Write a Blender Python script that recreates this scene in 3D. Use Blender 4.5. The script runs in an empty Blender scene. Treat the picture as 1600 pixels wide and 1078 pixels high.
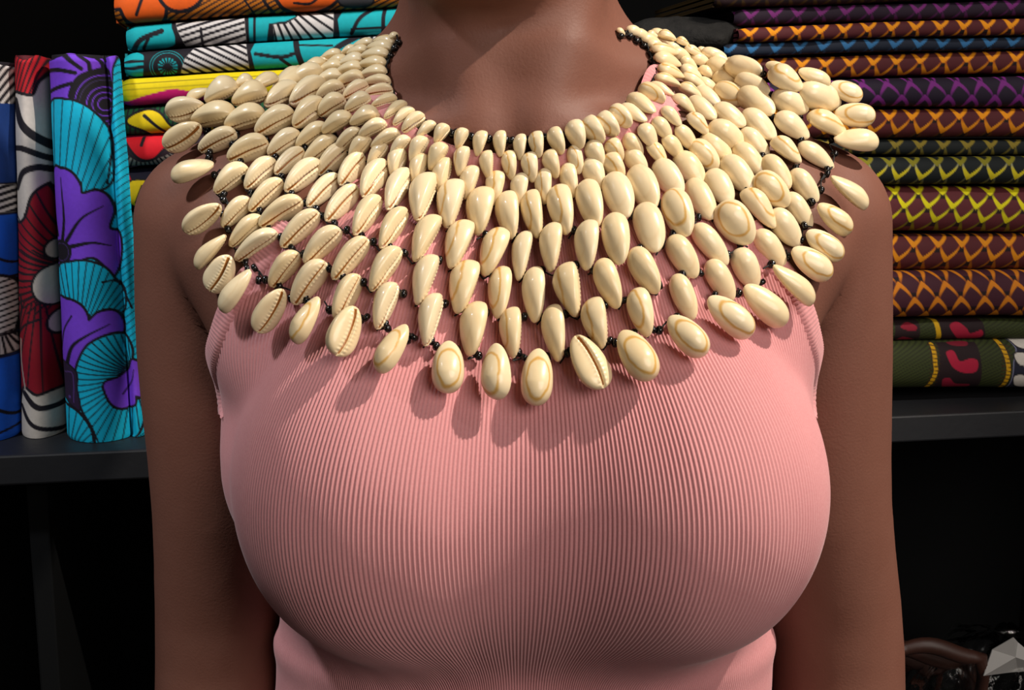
import bpy, math, random
import numpy as np
from mathutils import Vector, Matrix
from mathutils.bvhtree import BVHTree

random.seed(7); rng = np.random.default_rng(7)
scene = bpy.context.scene
COL = scene.collection

# ------------------------------------------------------------------ camera
CAM = Vector((0.0, -0.66, 1.38)); PITCH = math.radians(10.0); FPX = 1900.0
cd = bpy.data.cameras.new('camera'); cam = bpy.data.objects.new('camera', cd); COL.objects.link(cam)
cam.location = CAM; cam.rotation_euler = (math.radians(90) - PITCH, 0, 0)
cd.sensor_width = 36; cd.lens = 36 * FPX / 1600; cd.clip_start = 0.02
scene.camera = cam

# ------------------------------------------------------------------ light
w = bpy.data.worlds.new('shop_air'); scene.world = w; w.use_nodes = True
w.node_tree.nodes['Background'].inputs[0].default_value = (1.0, 0.93, 0.86, 1)
w.node_tree.nodes['Background'].inputs[1].default_value = 0.07

def area(name, loc, target, size, power, color):
    l = bpy.data.lights.new(name, 'AREA'); l.shape = 'DISK'; l.size = size; l.energy = power; l.color = color
    o = bpy.data.objects.new(name, l); COL.objects.link(o); o.location = loc
    o.rotation_euler = (Vector(target) - Vector(loc)).to_track_quat('-Z', 'Y').to_euler()
    return o

def spot(name, loc, target, radius, power, color, angle, blend=0.5):
    l = bpy.data.lights.new(name, 'SPOT'); l.energy = power; l.color = color
    l.shadow_soft_size = radius; l.spot_size = math.radians(angle); l.spot_blend = blend
    o = bpy.data.objects.new(name, l); COL.objects.link(o); o.location = loc
    o.rotation_euler = (Vector(target) - Vector(loc)).to_track_quat('-Z', 'Y').to_euler()
    return o

spot('key_spot', (0.80, -0.27, 2.36), (0.02, 0.0, 1.27), 0.014, 90, (1.0, 0.90, 0.78), 60)
area('fill_area', (1.2, -1.9, 2.3), (0.0, 0.0, 1.2), 1.6, 36, (1.0, 0.90, 0.82))  # added soft fill from the camera side, not a fixture of the shop
spot('shelf_fill', (-0.75, -0.45, 2.45), (-0.35, 0.42, 1.25), 0.06, 60, (0.95, 0.97, 1.0), 50)  # this spot and the next are added to brighten the cloth bolts
spot('shelf_fill.001', (0.75, -0.30, 2.45), (0.50, 0.55, 1.25), 0.06, 26, (1.0, 0.95, 0.9), 50)

scene.view_settings.view_transform = 'Standard'; scene.view_settings.look = 'None'
scene.view_settings.exposure = 0.0; scene.view_settings.gamma = 1.0
scene.view_settings.use_curve_mapping = False

# ------------------------------------------------------------------ helpers
CP, SP = math.cos(PITCH), math.sin(PITCH)
FWD = np.array([0, CP, -SP]); UP = np.array([0, SP, CP]); RT = np.array([1.0, 0, 0]); C0 = np.array(CAM)

def ray(px, py):
    d = FWD + RT * (px - 800) / FPX + UP * (539 - py) / FPX
    return d / np.linalg.norm(d)

def at_depth(px, py, d):
    """world point seen at a pixel at axial depth d"""
    return C0 + d * (FWD + RT * (px - 800) / FPX + UP * (539 - py) / FPX)

def project(P):
    P = np.asarray(P) - C0
    d = P @ FWD
    return 800 + FPX * (P @ RT) / d, 539 - FPX * (P @ UP) / d

def lin(c):
    c = np.asarray(c, float) / 255.0
    return np.where(c <= 0.04045, c / 12.92, ((c + 0.055) / 1.055) ** 2.4)

def empty(name, loc=(0, 0, 0), label=None, cat=None, group=None):
    o = bpy.data.objects.new(name, None); COL.objects.link(o); o.location = loc; o.empty_display_size = 0.05
    tag(o, label, cat, group); return o

def tag(o, label=None, cat=None, group=None, kind=None):
    if label: o['label'] = label
    if cat: o['category'] = cat
    if group: o['group'] = group
    if kind: o['kind'] = kind
    return o

def mesh_obj(name, verts, faces, mat, parent=None, smooth=True, colors=None, origin=None):
    verts = np.asarray(verts, float)
    if origin is not None: verts = verts - np.asarray(origin)
    me = bpy.data.meshes.new(name)
    if isinstance(faces, np.ndarray):
        n, k = faces.shape
        me.vertices.add(len(verts)); me.vertices.foreach_set('co', verts.astype(np.float32).ravel())
        me.loops.add(n * k); me.loops.foreach_set('vertex_index', faces.astype(np.int32).ravel())
        me.polygons.add(n); me.polygons.foreach_set('loop_start', (np.arange(n) * k).astype(np.int32))
        me.update(calc_edges=True); me.validate()
    else:
        me.from_pydata([tuple(v) for v in verts], [], [tuple(f) for f in faces]); me.update()
    if smooth: me.polygons.foreach_set('use_smooth', np.ones(len(me.polygons), bool))
    if colors is not None:
        ca = me.color_attributes.new('print', 'FLOAT_COLOR', 'POINT')
        c4 = np.ones((len(verts), 4), np.float32); c4[:, :3] = colors
        ca.data.foreach_set('color', c4.ravel())
    if mat: me.materials.append(mat)
    o = bpy.data.objects.new(name, me); COL.objects.link(o)
    if origin is not None: o.location = origin
    if parent: o.parent = parent
    return o

def grid_faces(nr, nc, wrap=False, flip=False):
    i = np.arange(nr - 1)[:, None]; j = np.arange(nc if wrap else nc - 1)[None, :]
    a = i * nc + j; b = i * nc + (j + 1) % nc; c = (i + 1) * nc + (j + 1) % nc; d = (i + 1) * nc + j
    f = np.stack([a, b, c, d], -1).reshape(-1, 4)
    return f[:, ::-1] if flip else f

class Mat:
    def __init__(s, name, base=(128, 128, 128), rough=0.6, spec=0.5):
        s.m = bpy.data.materials.new(name); s.m.use_nodes = True; s.nt = s.m.node_tree; s.b = s.nt.nodes['Principled BSDF']
        s.b.inputs['Base Color'].default_value = (*lin(base), 1)
        s.b.inputs['Roughness'].default_value = rough
        s.b.inputs['Specular IOR Level'].default_value = spec
    def n(s, t, **k):
        nd = s.nt.nodes.new(t)
        for a, b in k.items(): setattr(nd, a, b)
        return nd
    def l(s, a, b): s.nt.links.new(a, b)
    def math(s, op, a, b=None, c=None):
        nd = s.n('ShaderNodeMath', operation=op)
        for i, v in enumerate((a, b, c)):
            if v is None: continue
            if isinstance(v, (int, float)): nd.inputs[i].default_value = v
            else: s.l(v, nd.inputs[i])
        return nd.outputs[0]
    def mix(s, fac, a, b):
        nd = s.n('ShaderNodeMix', data_type='RGBA')
        for i, v in ((0, fac), (6, a), (7, b)):
            if isinstance(v, (int, float)): nd.inputs[i].default_value = v
            elif isinstance(v, (tuple, list)): nd.inputs[i].default_value = (*lin(v), 1)
            else: s.l(v, nd.inputs[i])
        return nd.outputs[2]
    def noise(s, scale, detail=3, coord='Object'):
        tc = s.n('ShaderNodeTexCoord'); nz = s.n('ShaderNodeTexNoise')
        nz.inputs['Scale'].default_value = scale; nz.inputs['Detail'].default_value = detail
        s.l(tc.outputs[coord], nz.inputs['Vector']); return nz.outputs['Fac']
    def bump(s, h, strength, dist=0.001):
        b = s.n('ShaderNodeBump'); b.inputs['Strength'].default_value = strength; b.inputs['Distance'].default_value = dist
        s.l(h, b.inputs['Height']); s.l(b.outputs[0], s.b.inputs['Normal'])
    def color(s, o): s.l(o, s.b.inputs['Base Color'])

def tube(pts, r, n=8):
    pts = np.asarray(pts, float); m = len(pts); rr = np.full(m, r) if np.isscalar(r) else np.asarray(r)
    V = []; T = np.gradient(pts, axis=0); T /= np.linalg.norm(T, axis=1)[:, None] + 1e-9
    ref = np.array([0, 0, 1.0]) if abs(T[0, 2]) < 0.9 else np.array([1.0, 0, 0])
    for i in range(m):
        a = np.cross(T[i], ref); a /= np.linalg.norm(a) + 1e-9; b = np.cross(T[i], a)
        for k in range(n):
            t = 2 * math.pi * k / n
            V.append(pts[i] + rr[i] * (a * math.cos(t) + b * math.sin(t)))
    F = [tuple(f) for f in grid_faces(m, n, wrap=True)]
    F.append(tuple(range(n))); F.append(tuple(range((m - 1) * n, m * n))[::-1])
    return V, F

def box(x0, x1, y0, y1, z0, z1):
    v = [(x, y, z) for x in (x0, x1) for y in (y0, y1) for z in (z0, z1)]
    f = [(0, 1, 3, 2), (4, 6, 7, 5), (0, 4, 5, 1), (2, 3, 7, 6), (0, 2, 6, 4), (1, 5, 7, 3)]
    return v, f

def bevel(o, wd=0.003, seg=2):
    m = o.modifiers.new('edge', 'BEVEL'); m.width = wd; m.segments = seg; m.limit_method = 'ANGLE'
    return o

# ------------------------------------------------------------------ materials
M = {}
m = Mat('dark_brown_skin', (116, 74, 60), 0.56, 0.3)
n1 = m.noise(9, 4); n2 = m.noise(60, 4)
c = m.mix(n1, (124, 80, 65), (104, 64, 52)); m.color(m.mix(m.math('MULTIPLY', n2, 0.35), c, (132, 92, 78)))
m.bump(m.noise(700, 3), 0.25, 0.0006); M['skin'] = m.m

m = Mat('pink_rib_knit', (210, 142, 144), 0.95, 0.1)
c = m.mix(m.noise(25, 4), (210, 142, 144), (200, 131, 134)); m.color(m.mix(m.math('MULTIPLY', m.noise(900, 2), 0.35), c, (232, 182, 182)))
m.b.inputs['Sheen Weight'].default_value = 0.25; m.b.inputs['Sheen Roughness'].default_value = 0.5
m.bump(m.noise(2500, 2), 0.3, 0.0003); M['knit'] = m.m

def shell_mat(name, ring, base=(236, 217, 176), base2=(227, 200, 152)):
    m = Mat(name, base, 0.30, 0.4)
    tc = m.n('ShaderNodeTexCoord'); sx = m.n('ShaderNodeSeparateXYZ'); m.l(tc.outputs['Object'], sx.inputs[0])
    x, y, z = sx.outputs
    oi = m.n('ShaderNodeObjectInfo')
    nz = m.n('ShaderNodeTexNoise'); nz.inputs['Scale'].default_value = 4.0; nz.inputs['Detail'].default_value = 3
    av = m.n('ShaderNodeVectorMath', operation='ADD'); m.l(tc.outputs['Object'], av.inputs[0]); m.l(oi.outputs['Location'], av.inputs[1])
    sc = m.n('ShaderNodeVectorMath', operation='SCALE'); m.l(oi.outputs['Location'], sc.inputs[0]); sc.inputs['Scale'].default_value = 37.0
    m.l(sc.outputs[0], av.inputs[1]); m.l(av.outputs[0], nz.inputs['Vector'])
    c = m.mix(nz.outputs['Fac'], base, base2)
    c = m.mix(m.math('MULTIPLY', oi.outputs['Random'], 0.45), c, (240, 226, 196))
    # dorsal ring
    xs = m.math('DIVIDE', m.math('ADD', x, 0.06), 0.40); ys = m.math('DIVIDE', y, 0.235)
    d = m.math('SQRT', m.math('ADD', m.math('MULTIPLY', xs, xs), m.math('MULTIPLY', ys, ys)))
    d = m.math('ADD', d, m.math('MULTIPLY', m.math('SUBTRACT', nz.outputs['Fac'], 0.5), 0.25))
    e = m.math('ABSOLUTE', m.math('SUBTRACT', d, 0.9))
    mr = m.n('ShaderNodeMapRange'); mr.inputs['From Min'].default_value = 0.02; mr.inputs['From Max'].default_value = 0.11
    mr.inputs['To Min'].default_value = 1; mr.inputs['To Max'].default_value = 0; m.l(e, mr.inputs['Value'])
    up = m.math('GREATER_THAN', z, 0.02)
    c = m.mix(m.math('MULTIPLY', m.math('MULTIPLY', mr.outputs[0], up), ring), c, (206, 152, 48))
    # brown aperture
    yc = m.math('MULTIPLY', m.math('SUBTRACT', 0.20, m.math('MULTIPLY', x, x)), 0.22)
    ap = m.math('LESS_THAN', m.math('ABSOLUTE', m.math('SUBTRACT', y, yc)), m.math('ADD', 0.023, m.math('MULTIPLY', x, 0.016))); dn = m.math('LESS_THAN', z, 0.0)
    far = m.math('LESS_THAN', m.math('ABSOLUTE', x), 0.45)
    c = m.mix(m.math('MULTIPLY', m.math('MULTIPLY', ap, dn), far), c, (160, 102, 44))
    m.color(c); m.b.inputs['Coat Weight'].default_value = 0.3; m.b.inputs['Coat Roughness'].default_value = 0.07
    m.b.inputs['Subsurface Weight'].default_value = 0.0
    return m.m
M['shell'] = shell_mat('cream_cowrie', 0.10)
M['shell_ring'] = shell_mat('yellow_ringed_cowrie', 0.8)
m = Mat('black_glass_bead', (14, 14, 16), 0.16, 0.6); M['bead'] = m.m
m = Mat('black_cord', (16, 15, 15), 0.7); M['cord'] = m.m
m = Mat('printed_cotton', (128, 128, 128), 0.75, 0.25)
at = m.n('ShaderNodeAttribute', attribute_name='print'); m.color(m.mix(m.math('MULTIPLY', m.noise(260, 3), 0.22), at.outputs['Color'], (30, 28, 30)))
m.bump(m.noise(1800, 2), 0.2, 0.0004); M['cotton'] = m.m
m = Mat('black_painted_board', (22, 23, 26), 0.5, 0.4)
m.color(m.mix(m.noise(6, 5), (18, 19, 21), (34, 35, 39))); m.bump(m.noise(90, 4), 0.25, 0.001); M['board'] = m.m
m = Mat('black_panel', (7, 8, 9), 0.8, 0.15); m.color(m.mix(m.noise(5, 4), (5, 6, 7), (13, 14, 15))); M['panel'] = m.m
m = Mat('dark_wall_paint', (14, 14, 15), 0.8, 0.2); M['wall'] = m.m
m = Mat('dark_floor', (34, 31, 29), 0.6); M['floor'] = m.m
m = Mat('black_hair', (12, 10, 10), 0.6); m.bump(m.noise(120, 5), 1.0, 0.006); M['hair'] = m.m
m = Mat('black_crumpled_cloth', (30, 29, 28), 0.85, 0.2); m.color(m.mix(m.noise(60, 5), (12, 12, 12), (40, 38, 36))); m.bump(m.noise(160, 4), 0.8, 0.003); M['blackcloth'] = m.m
m = Mat('charcoal_denim', (30, 32, 38), 0.9); M['denim'] = m.m
m = Mat('eye_white', (225, 220, 210), 0.2); M['eye'] = m.m
m = Mat('clear_plastic_film', (255, 255, 255), 0.08); m.b.inputs['Transmission Weight'].default_value = 1.0; m.b.inputs['IOR'].default_value = 1.25
m.bump(m.noise(30, 4), 0.6, 0.01); M['film'] = m.m
m = Mat('white_paper', (170, 168, 165), 0.8); M['paper'] = m.m
m = Mat('brown_wood', (92, 52, 38), 0.5); m.color(m.mix(m.noise(20, 4), (74, 40, 28), (44, 24, 18))); M['wood'] = m.m
# ------------------------------------------------------------------ body field
def rcone(P, a, b, ra, rb):
    a = np.array(a, float); b = np.array(b, float); ba = b - a
    h = np.clip(((P - a) @ ba) / (ba @ ba), 0, 1)
    return np.linalg.norm(P - a - h[..., None] * ba, axis=-1) - (ra + (rb - ra) * h)

def ell(P, c, r):
    q = (P - np.array(c)) / np.array(r); k0 = np.linalg.norm(q, axis=-1)
    k1 = np.linalg.norm(q / np.array(r), axis=-1) + 1e-9
    return k0 * (k0 - 1) / k1

def smin(a, b, k):
    h = np.maximum(k - np.abs(a - b), 0) / k
    return np.minimum(a, b) - h * h * k * 0.25

ZT = [0.80, 0.88, 0.96, 1.04, 1.09, 1.15, 1.21, 1.27, 1.32, 1.36, 1.40]
AT = [.165, .172, .162, .145, .138, .144, .1545, .154, .142, .110, .070]
BT = [.105, .110, .102, .092, .088, .094, .102, .100, .088, .070, .055]
YT = [.040, .042, .038, .030, .028, .028, .030, .034, .036, .036, .036]
XT = [.0, .0, .002, .006, .008, .005, .000, .002, .0, .0, .0]
TRAP = [((.034, .060, 1.432), (.085, .048, 1.376), .028, .027), ((.085, .048, 1.376), (.158, .032, 1.344), .027, .029)]

def f_trunk(P, k=0.0):
    z = P[..., 2]; a = np.interp(z, ZT, AT); b = np.interp(z, ZT, BT); yc = np.interp(z, ZT, YT); xc = np.interp(z, ZT, XT)
    q = np.sqrt(((P[..., 0] - xc) / a) ** 2 + ((P[..., 1] - yc) / b) ** 2)
    d = (q - 1) * b
    d = np.maximum(d, z - 1.41); d = np.maximum(d, 0.80 - z)
    for s in (-1, 1):
        for a_, b_, ra, rb in TRAP:
            d = smin(d, rcone(P, (s * a_[0], a_[1], a_[2]), (s * b_[0], b_[1], b_[2]), ra, rb), .04)
        d = smin(d, rcone(P, (s * .06, -.045, 1.30), (s * .135, .000, 1.33), .035, .035), .05)   # pectoral to shoulder
        d = smin(d, ell(P, (.010 + s * .0755, -.066, 1.198), (.069, .070, .078)), .035 + k)
    d = smin(d, ell(P, (.006, -.045, 1.20), (.085, .050, .070)), .03 + k)
    return d

NECKC = [(-.006, .038, 1.54), (-.003, .030, 1.45), (.002, .030, 1.38)]
def f_neck(P):
    d = rcone(P, NECKC[0], NECKC[1], .055, .0555)
    d = np.minimum(d, rcone(P, NECKC[1], NECKC[2], .0555, .062))
    for s in (-1, 1):
        d = smin(d, rcone(P, (s * .050, .012, 1.500), (s * .017 - .002, -.029, 1.388), .010, .009), .020)
    return d

def f_clav(P):
    d = np.full(P.shape[:-1], 9.0)
    for s in (-1, 1):
        d = np.minimum(d, rcone(P, (s * .016, -.034, 1.377), (s * .075, -.022, 1.383), .008, .008))
        d = np.minimum(d, rcone(P, (s * .075, -.022, 1.383), (s * .150, .010, 1.378), .008, .008))
    return d

ARM = {-1: [(-.168, .030, 1.328, .0445), (-.1745, .034, 1.255, .0415), (-.1735, .040, 1.16, .0405), (-.180, .050, 1.06, .040), (-.188, .030, .95, .034), (-.196, -.005, .83, .024)],
        1: [(.169, .030, 1.328, .0445), (.1765, .034, 1.255, .0425), (.184, .040, 1.16, .0415), (.201, .050, 1.06, .041), (.208, .030, .95, .034), (.214, -.005, .83, .024)]}
def _spl(A, n=3):
    A = np.array(A); Q = np.concatenate([[2 * A[0] - A[1]], A, [2 * A[-1] - A[-2]]]); out = []
    for i in range(1, len(Q) - 2):
        for k in range(n):
            t = k / n; p0, p1, p2, p3 = Q[i - 1:i + 3]
            out.append(.5 * (2 * p1 + (p2 - p0) * t + (2 * p0 - 5 * p1 + 4 * p2 - p3) * t * t + (3 * p1 - p0 - 3 * p2 + p3) * t ** 3))
    return out + [A[-1]]
ARM = {s: _spl(a) for s, a in ARM.items()}
def f_arm(P, s):
    d = None
    A = ARM[s]
    for i in range(len(A) - 1):
        e = rcone(P, A[i][:3], A[i + 1][:3], A[i][3], A[i + 1][3])
        d = e if d is None else np.minimum(d, e)
    # hand: palm, four curled fingers, thumb
    h = np.array(A[-1][:3])
    d = smin(d, rcone(P, h + (0, 0, -.02), h + (-s * .004, -.012, -.085), .021, .022), .02)
    for k, (yy, ln) in enumerate(((-.030, .050), (-.013, .060), (.004, .056), (.020, .045))):
        p0 = h + (-s * .004, yy, -.10); p1 = p0 + (-s * .004, -.004, -ln * .55); p2 = p1 + (-s * .018, -.002, -ln * .42)
        e = np.minimum(rcone(P, p0, p1, .0088, .0082), rcone(P, p1, p2, .0082, .0074)); d = smin(d, e, .004)
    t0 = h + (-s * .004, -.022, -.045); t1 = t0 + (-s * .012, -.030, -.030); t2 = t1 + (-s * .004, -.006, -.026)
    d = smin(d, np.minimum(rcone(P, t0, t1, .012, .010), rcone(P, t1, t2, .010, .008)), .008)
    return d

def f_axilla(P, s):
    return np.minimum(rcone(P, (s * .118, -.030, 1.270), (s * .146, -.010, 1.312), .034, .031),
                      rcone(P, (s * .108, -.010, 1.222), (s * .125, -.017, 1.285), .028, .0325))

HC = (-.012, .030, 1.585)
def f_head(P):
    d = ell(P, (HC[0], .045, 1.600), (.074, .092, .088))
    d = smin(d, ell(P, (HC[0], .000, 1.535), (.056, .062, .080)), .03)
    d = smin(d, ell(P, (HC[0] - .003, -.030, 1.468), (.030, .028, .022)), .03)       # chin
    d = smin(d, rcone(P, (HC[0] - .05, .020, 1.495), (HC[0] - .018, -.035, 1.465), .012, .012), .03)
    d = smin(d, rcone(P, (HC[0] + .05, .020, 1.495), (HC[0] + .014, -.035, 1.465), .012, .012), .03)
    d = smin(d, rcone(P, (HC[0], -.052, 1.580), (HC[0], -.070, 1.540), .007, .012), .012)  # nose
    d = smin(d, rcone(P, (HC[0] - .012, -.060, 1.538), (HC[0] + .012, -.060, 1.538), .008, .008), .008)
    d = smin(d, rcone(P, (HC[0] - .016, -.058, 1.510), (HC[0] + .016, -.058, 1.510), .006, .006), .006)
    d = smin(d, rcone(P, (HC[0] - .014, -.056, 1.500), (HC[0] + .014, -.056, 1.500), .007, .007), .006)
    for s in (-1, 1):
        d = -smin(-d, ell(P, (HC[0] + s * .029, -.060, 1.575), (.017, .014, .011)), .012)
        d = smin(d, ell(P, (HC[0] + s * .074, .040, 1.560), (.009, .018, .030)), .006)
    return d

def f_legs(P, off=0.0):
    d = None
    for s in (-1, 1):
        for a, b, ra, rb in (((s * .085, .045, .86), (s * .085, .03, .50), .085, .055), ((s * .085, .03, .50), (s * .085, .04, .09), .055, .036),
                             ((s * .085, .055, .045), (s * .09, -.12, .03), .034, .026)):
            e = rcone(P, a, b, ra, rb); d = e if d is None else smin(d, e, .03)
    return d - off

def f_body(P, head=True):
    d = f_trunk(P)
    d = smin(d, f_neck(P), .030)
    d = smin(d, f_clav(P), .014)
    for s in (-1, 1):
        ax = smin(d, f_axilla(P, s), .022)
        d = smin(ax, f_arm(P, s), .007)
    d = smin(d, f_legs(P), .03)
    if head: d = smin(d, f_head(P), .018)
    return d

def f_tank(P):
    d = f_trunk(P, .02)
    for s in (-1, 1): d = smin(d, rcone(P, (s * .1125 + .001, -.004, 1.262), (s * .1125 + .001, -.016, 1.198), .038, .038), .02)
    d = smin(d, f_neck(P), .030); d = smin(d, f_clav(P), .02)
    for s in (-1, 1): d = smin(d, rcone(P, (s * .115, -.018, 1.28), (s * .143, .000, 1.315), .034, .030), .03)
    return d - 0.0035

def f_rib(P):
    d = f_tank(P)
    for s in (-1, 1): d = smin(d, f_axilla(P, s) - .0015, .012)
    return d

def vdb_mesh(f, lo, hi, h):
    import openvdb
    ax = [np.arange(lo[i], hi[i], h) for i in range(3)]
    G = np.empty((len(ax[0]), len(ax[1]), len(ax[2])), np.float32)
    Y, Z = np.meshgrid(ax[1], ax[2], indexing='ij')
    for i0 in range(0, len(ax[0]), 8):
        xs = ax[0][i0:i0 + 8]
        P = np.stack(np.broadcast_arrays(xs[:, None, None], Y[None], Z[None]), -1)
        G[i0:i0 + 8] = f(P)
    g = openvdb.FloatGrid(1.0); g.copyFromArray(G / h)
    pts, tris, quads = g.convertToPolygons(isovalue=0.0, adaptivity=0.0)
    pts = pts * h + np.array(lo)
    return pts, quads[:, ::-1].copy()

bp, bq = vdb_mesh(f_body, (-.30, -.22, -.03), (.30, .22, 1.74), 0.005)
# pull the vertices onto the exact surface
def newton(f, P, it=2, level=0.0, h=5e-4):
    P = P.copy()
    for _ in range(it):
        d = f(P) - level
        g = np.stack([f(P + np.eye(3)[i] * h) - level - d for i in range(3)], -1) / h
        P -= (d / (np.sum(g * g, -1) + 1e-9))[:, None] * g
    return P

def grad(f, P, h=8e-4):
    g = np.stack([f(P + np.eye(3)[i] * h) - f(P - np.eye(3)[i] * h) for i in range(3)], -1)
    return g / (np.linalg.norm(g, axis=-1, keepdims=True) + 1e-9)

person = empty('person', (0, 0, 0), 'person facing the viewer in a pink ribbed sleeveless top, arms hanging at the sides', 'person')
body = mesh_obj('body', bp, bq, M['skin'], person)
# orientation check: make normals point outwards
body.data.update()
nn = np.zeros(len(body.data.polygons) * 3); body.data.polygons.foreach_get('normal', nn)
cc = np.zeros(len(body.data.polygons) * 3); body.data.polygons.foreach_get('center', cc)
g0 = grad(f_body, cc.reshape(-1, 3)[:50]); s0 = float(np.sum(nn.reshape(-1, 3)[:50] * g0))
if s0 < 0: body.data.flip_normals()

# hair, eyes, trousers
def f_hair(P):
    d = ell(P, (HC[0], .075, 1.640), (.135, .130, .130))  # out of view; puffed out so the head's shadow spreads over the left shoulder
    d = np.maximum(d, -(P[..., 2] - 1.585 + (P[..., 1] - .02) * 1.2))
    return np.maximum(d, -(f_head(P) + .002))
hp, hq = vdb_mesh(f_hair, (-.16, -.09, 1.46), (.14, .23, 1.79), 0.006)
mesh_obj('hair', hp, hq, M['hair'], person)
for s in (-1, 1):
    c0 = np.array((HC[0] + s * .029, -.046, 1.575)); V = []
    for i in range(9):
        for k in range(12):
            a = math.pi * i / 8; b = 2 * math.pi * k / 12
            V.append(c0 + .0115 * np.array((math.sin(a) * math.cos(b), math.sin(a) * math.sin(b), math.cos(a))))
    mesh_obj('eye', V, grid_faces(9, 12, wrap=True), M['eye'], person)
def f_trousers(P):
    d = smin(f_trunk(P), f_legs(P), .03) - .004
    d = np.maximum(d, P[..., 2] - .955)
    return np.maximum(d, .10 - P[..., 2])
tp, tq = vdb_mesh(f_trousers, (-.21, -.12, .08), (.21, .19, .98), 0.008)
mesh_obj('trousers', tp, tq, M['denim'], person)

# ------------------------------------------------------------------ tank top
TC = np.array((.004, .030))
NTH, NZ = 289, 150
th = np.linspace(-math.pi, math.pi, NTH); zz = np.linspace(.93, 1.425, NZ)
TH, ZZ = np.meshgrid(th, zz)
def pol(TH, ZZ, R): return np.stack([TC[0] + R * np.sin(TH), TC[1] - R * np.cos(TH), ZZ], -1)
lo = np.full(TH.shape, .005); hi = np.full(TH.shape, .26)
for _ in range(15):
    mid = (lo + hi) / 2; ins = f_rib(pol(TH, ZZ, mid)) < 0
    lo = np.where(ins, mid, lo); hi = np.where(ins, hi, mid)
RR = (lo + hi) / 2
# the waist of the cloth gathers into a soft roll
def cloth_extra(T, Z):
    return .004 * np.exp(-((Z - 1.083) / .010) ** 2) * np.clip(np.abs(np.sin(T)), 0, 1) ** 3 + .0012 * np.sin(Z * 95 + 2.3 * np.sin(T * 2)) * np.clip((1.11 - Z) / .05, 0, 1)
RR = RR + cloth_extra(TH, ZZ)

def interp_R(T, Z):
    ti = (T + math.pi) / (2 * math.pi) * (NTH - 1); zi = (Z - .93) / (1.425 - .93) * (NZ - 1)
    ti = np.clip(ti, 0, NTH - 1.001); zi = np.clip(zi, 0, NZ - 1.001)
    a = ti.astype(int); b = zi.astype(int); u = ti - a; v = zi - b
    return (RR[b, a] * (1 - u) * (1 - v) + RR[b, a + 1] * u * (1 - v) + RR[b + 1, a] * (1 - u) * v + RR[b + 1, a + 1] * u * v)

_t = np.linspace(-math.pi, math.pi, 181); _z = np.linspace(1.32, 1.422, 140)
_T, _Z = np.meshgrid(_t, _z); _X, _Y = project(pol(_T, _Z, interp_R(_T, _Z)).reshape(-1, 3)); _X = _X.reshape(_T.shape); _Y = _Y.reshape(_T.shape)
RING = [(1008, 100), (1007, 140), (992, 174), (962, 207), (905, 234), (850, 245), (790, 246), (720, 237), (658, 213), (620, 180), (605, 140), (606, 100), (625, 20), (985, 20)]
def inside(X, Y, poly):
    r = np.zeros(np.shape(X), bool); n = len(poly)
    for i in range(n):
        x0, y0 = poly[i]; x1, y1 = poly[(i + 1) % n]
        if y0 == y1: continue
        c = ((Y < y0) != (Y < y1)) & (X < (x1 - x0) * (Y - y0) / (y1 - y0) + x0); r ^= c
    return r
_I = inside(_X, _Y, RING)
_zn = np.array([_z[np.argmax(_I[:, i])] if _I[:, i].any() and abs(_t[i]) < 1.75 else np.nan for i in range(181)])
_ok = ~np.isnan(_zn); _side = np.nanmean([np.interp(1.7, _t[_ok], _zn[_ok]), np.interp(-1.7, _t[_ok], _zn[_ok])])
_zn = np.interp(_t, _t[_ok], _zn[_ok]); _bk = np.abs(_t) > 1.75
_RR = interp_R(_T, _Z)
for i in np.where(_bk)[0]:
    g_ = np.where(_RR[:, i] >= .074)[0]; _zn[i] = _z[g_.max()] if len(g_) else 1.40
for _ in range(6): _s = (np.roll(_zn, 1) + 2 * _zn + np.roll(_zn, -1)) / 4; _zn = np.where(np.abs(_t) > 1.5, _s, _zn)
print('neckline', np.round(_zn[::10], 3))
for _ in range(5): _zn = (np.roll(_zn[:-1], 1) + 2 * _zn[:-1] + np.roll(_zn[:-1], -1)) / 4; _zn = np.append(_zn, _zn[0])
def z_neck(T):
    return np.interp(T, _t, _zn)
_ha = np.linspace(0, math.radians(100), 200)
def theta_at(x, z):
    xs_ = interp_R(_ha, np.full(200, z)) * np.sin(_ha); k_ = np.where(xs_ >= min(x, .988 * xs_.max()))[0]
    return math.degrees(_ha[k_[0]]) if len(k_) else 96.0
_zt = max(z for z in np.linspace(1.33, 1.41, 120) if (interp_R(_ha, np.full(200, z)) * np.sin(_ha)).max() >= .094)
_up = [(theta_at(x, z), z) for x, z in ((.1555, 1.222), (.156, 1.234), (.1555, 1.246), (.1525, 1.258), (.147, 1.272), (.140, 1.287), (.131, 1.302), (.115, 1.322), (.100, 1.346), (.094, 1.346 + (_zt - 1.346) * .6))]
HOLE = [(87, 1.205), (97, 1.196), (108, 1.203), (121, 1.223), (129, 1.262), (130, 1.302), (124, 1.340), (112, _zt - .010), (98, _zt - .003), (86, _zt - .006)] + _up[::-1]
_k = np.array(HOLE); _cl = []
for i in range(len(_k)):
    p0, p1, p2, p3 = _k[i - 1], _k[i], _k[(i + 1) % len(_k)], _k[(i + 2) % len(_k)]
    for q in range(16):
        t = q / 16; _cl.append(.5 * (2 * p1 + (p2 - p0) * t + (2 * p0 - 5 * p1 + 4 * p2 - p3) * t * t + (3 * p1 - p0 - 3 * p2 + p3) * t ** 3))
_cl = np.array(_cl)
for _ in range(8): _cl = (np.roll(_cl, 1, 0) + 2 * _cl + np.roll(_cl, -1, 0)) / 4
print('hole', _zt, [tuple(np.round(h, 3)) for h in HOLE])
def in_hole(T, Z):
    return inside(np.degrees(np.abs(T)), Z, [tuple(q) for q in _cl[::2]])

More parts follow.
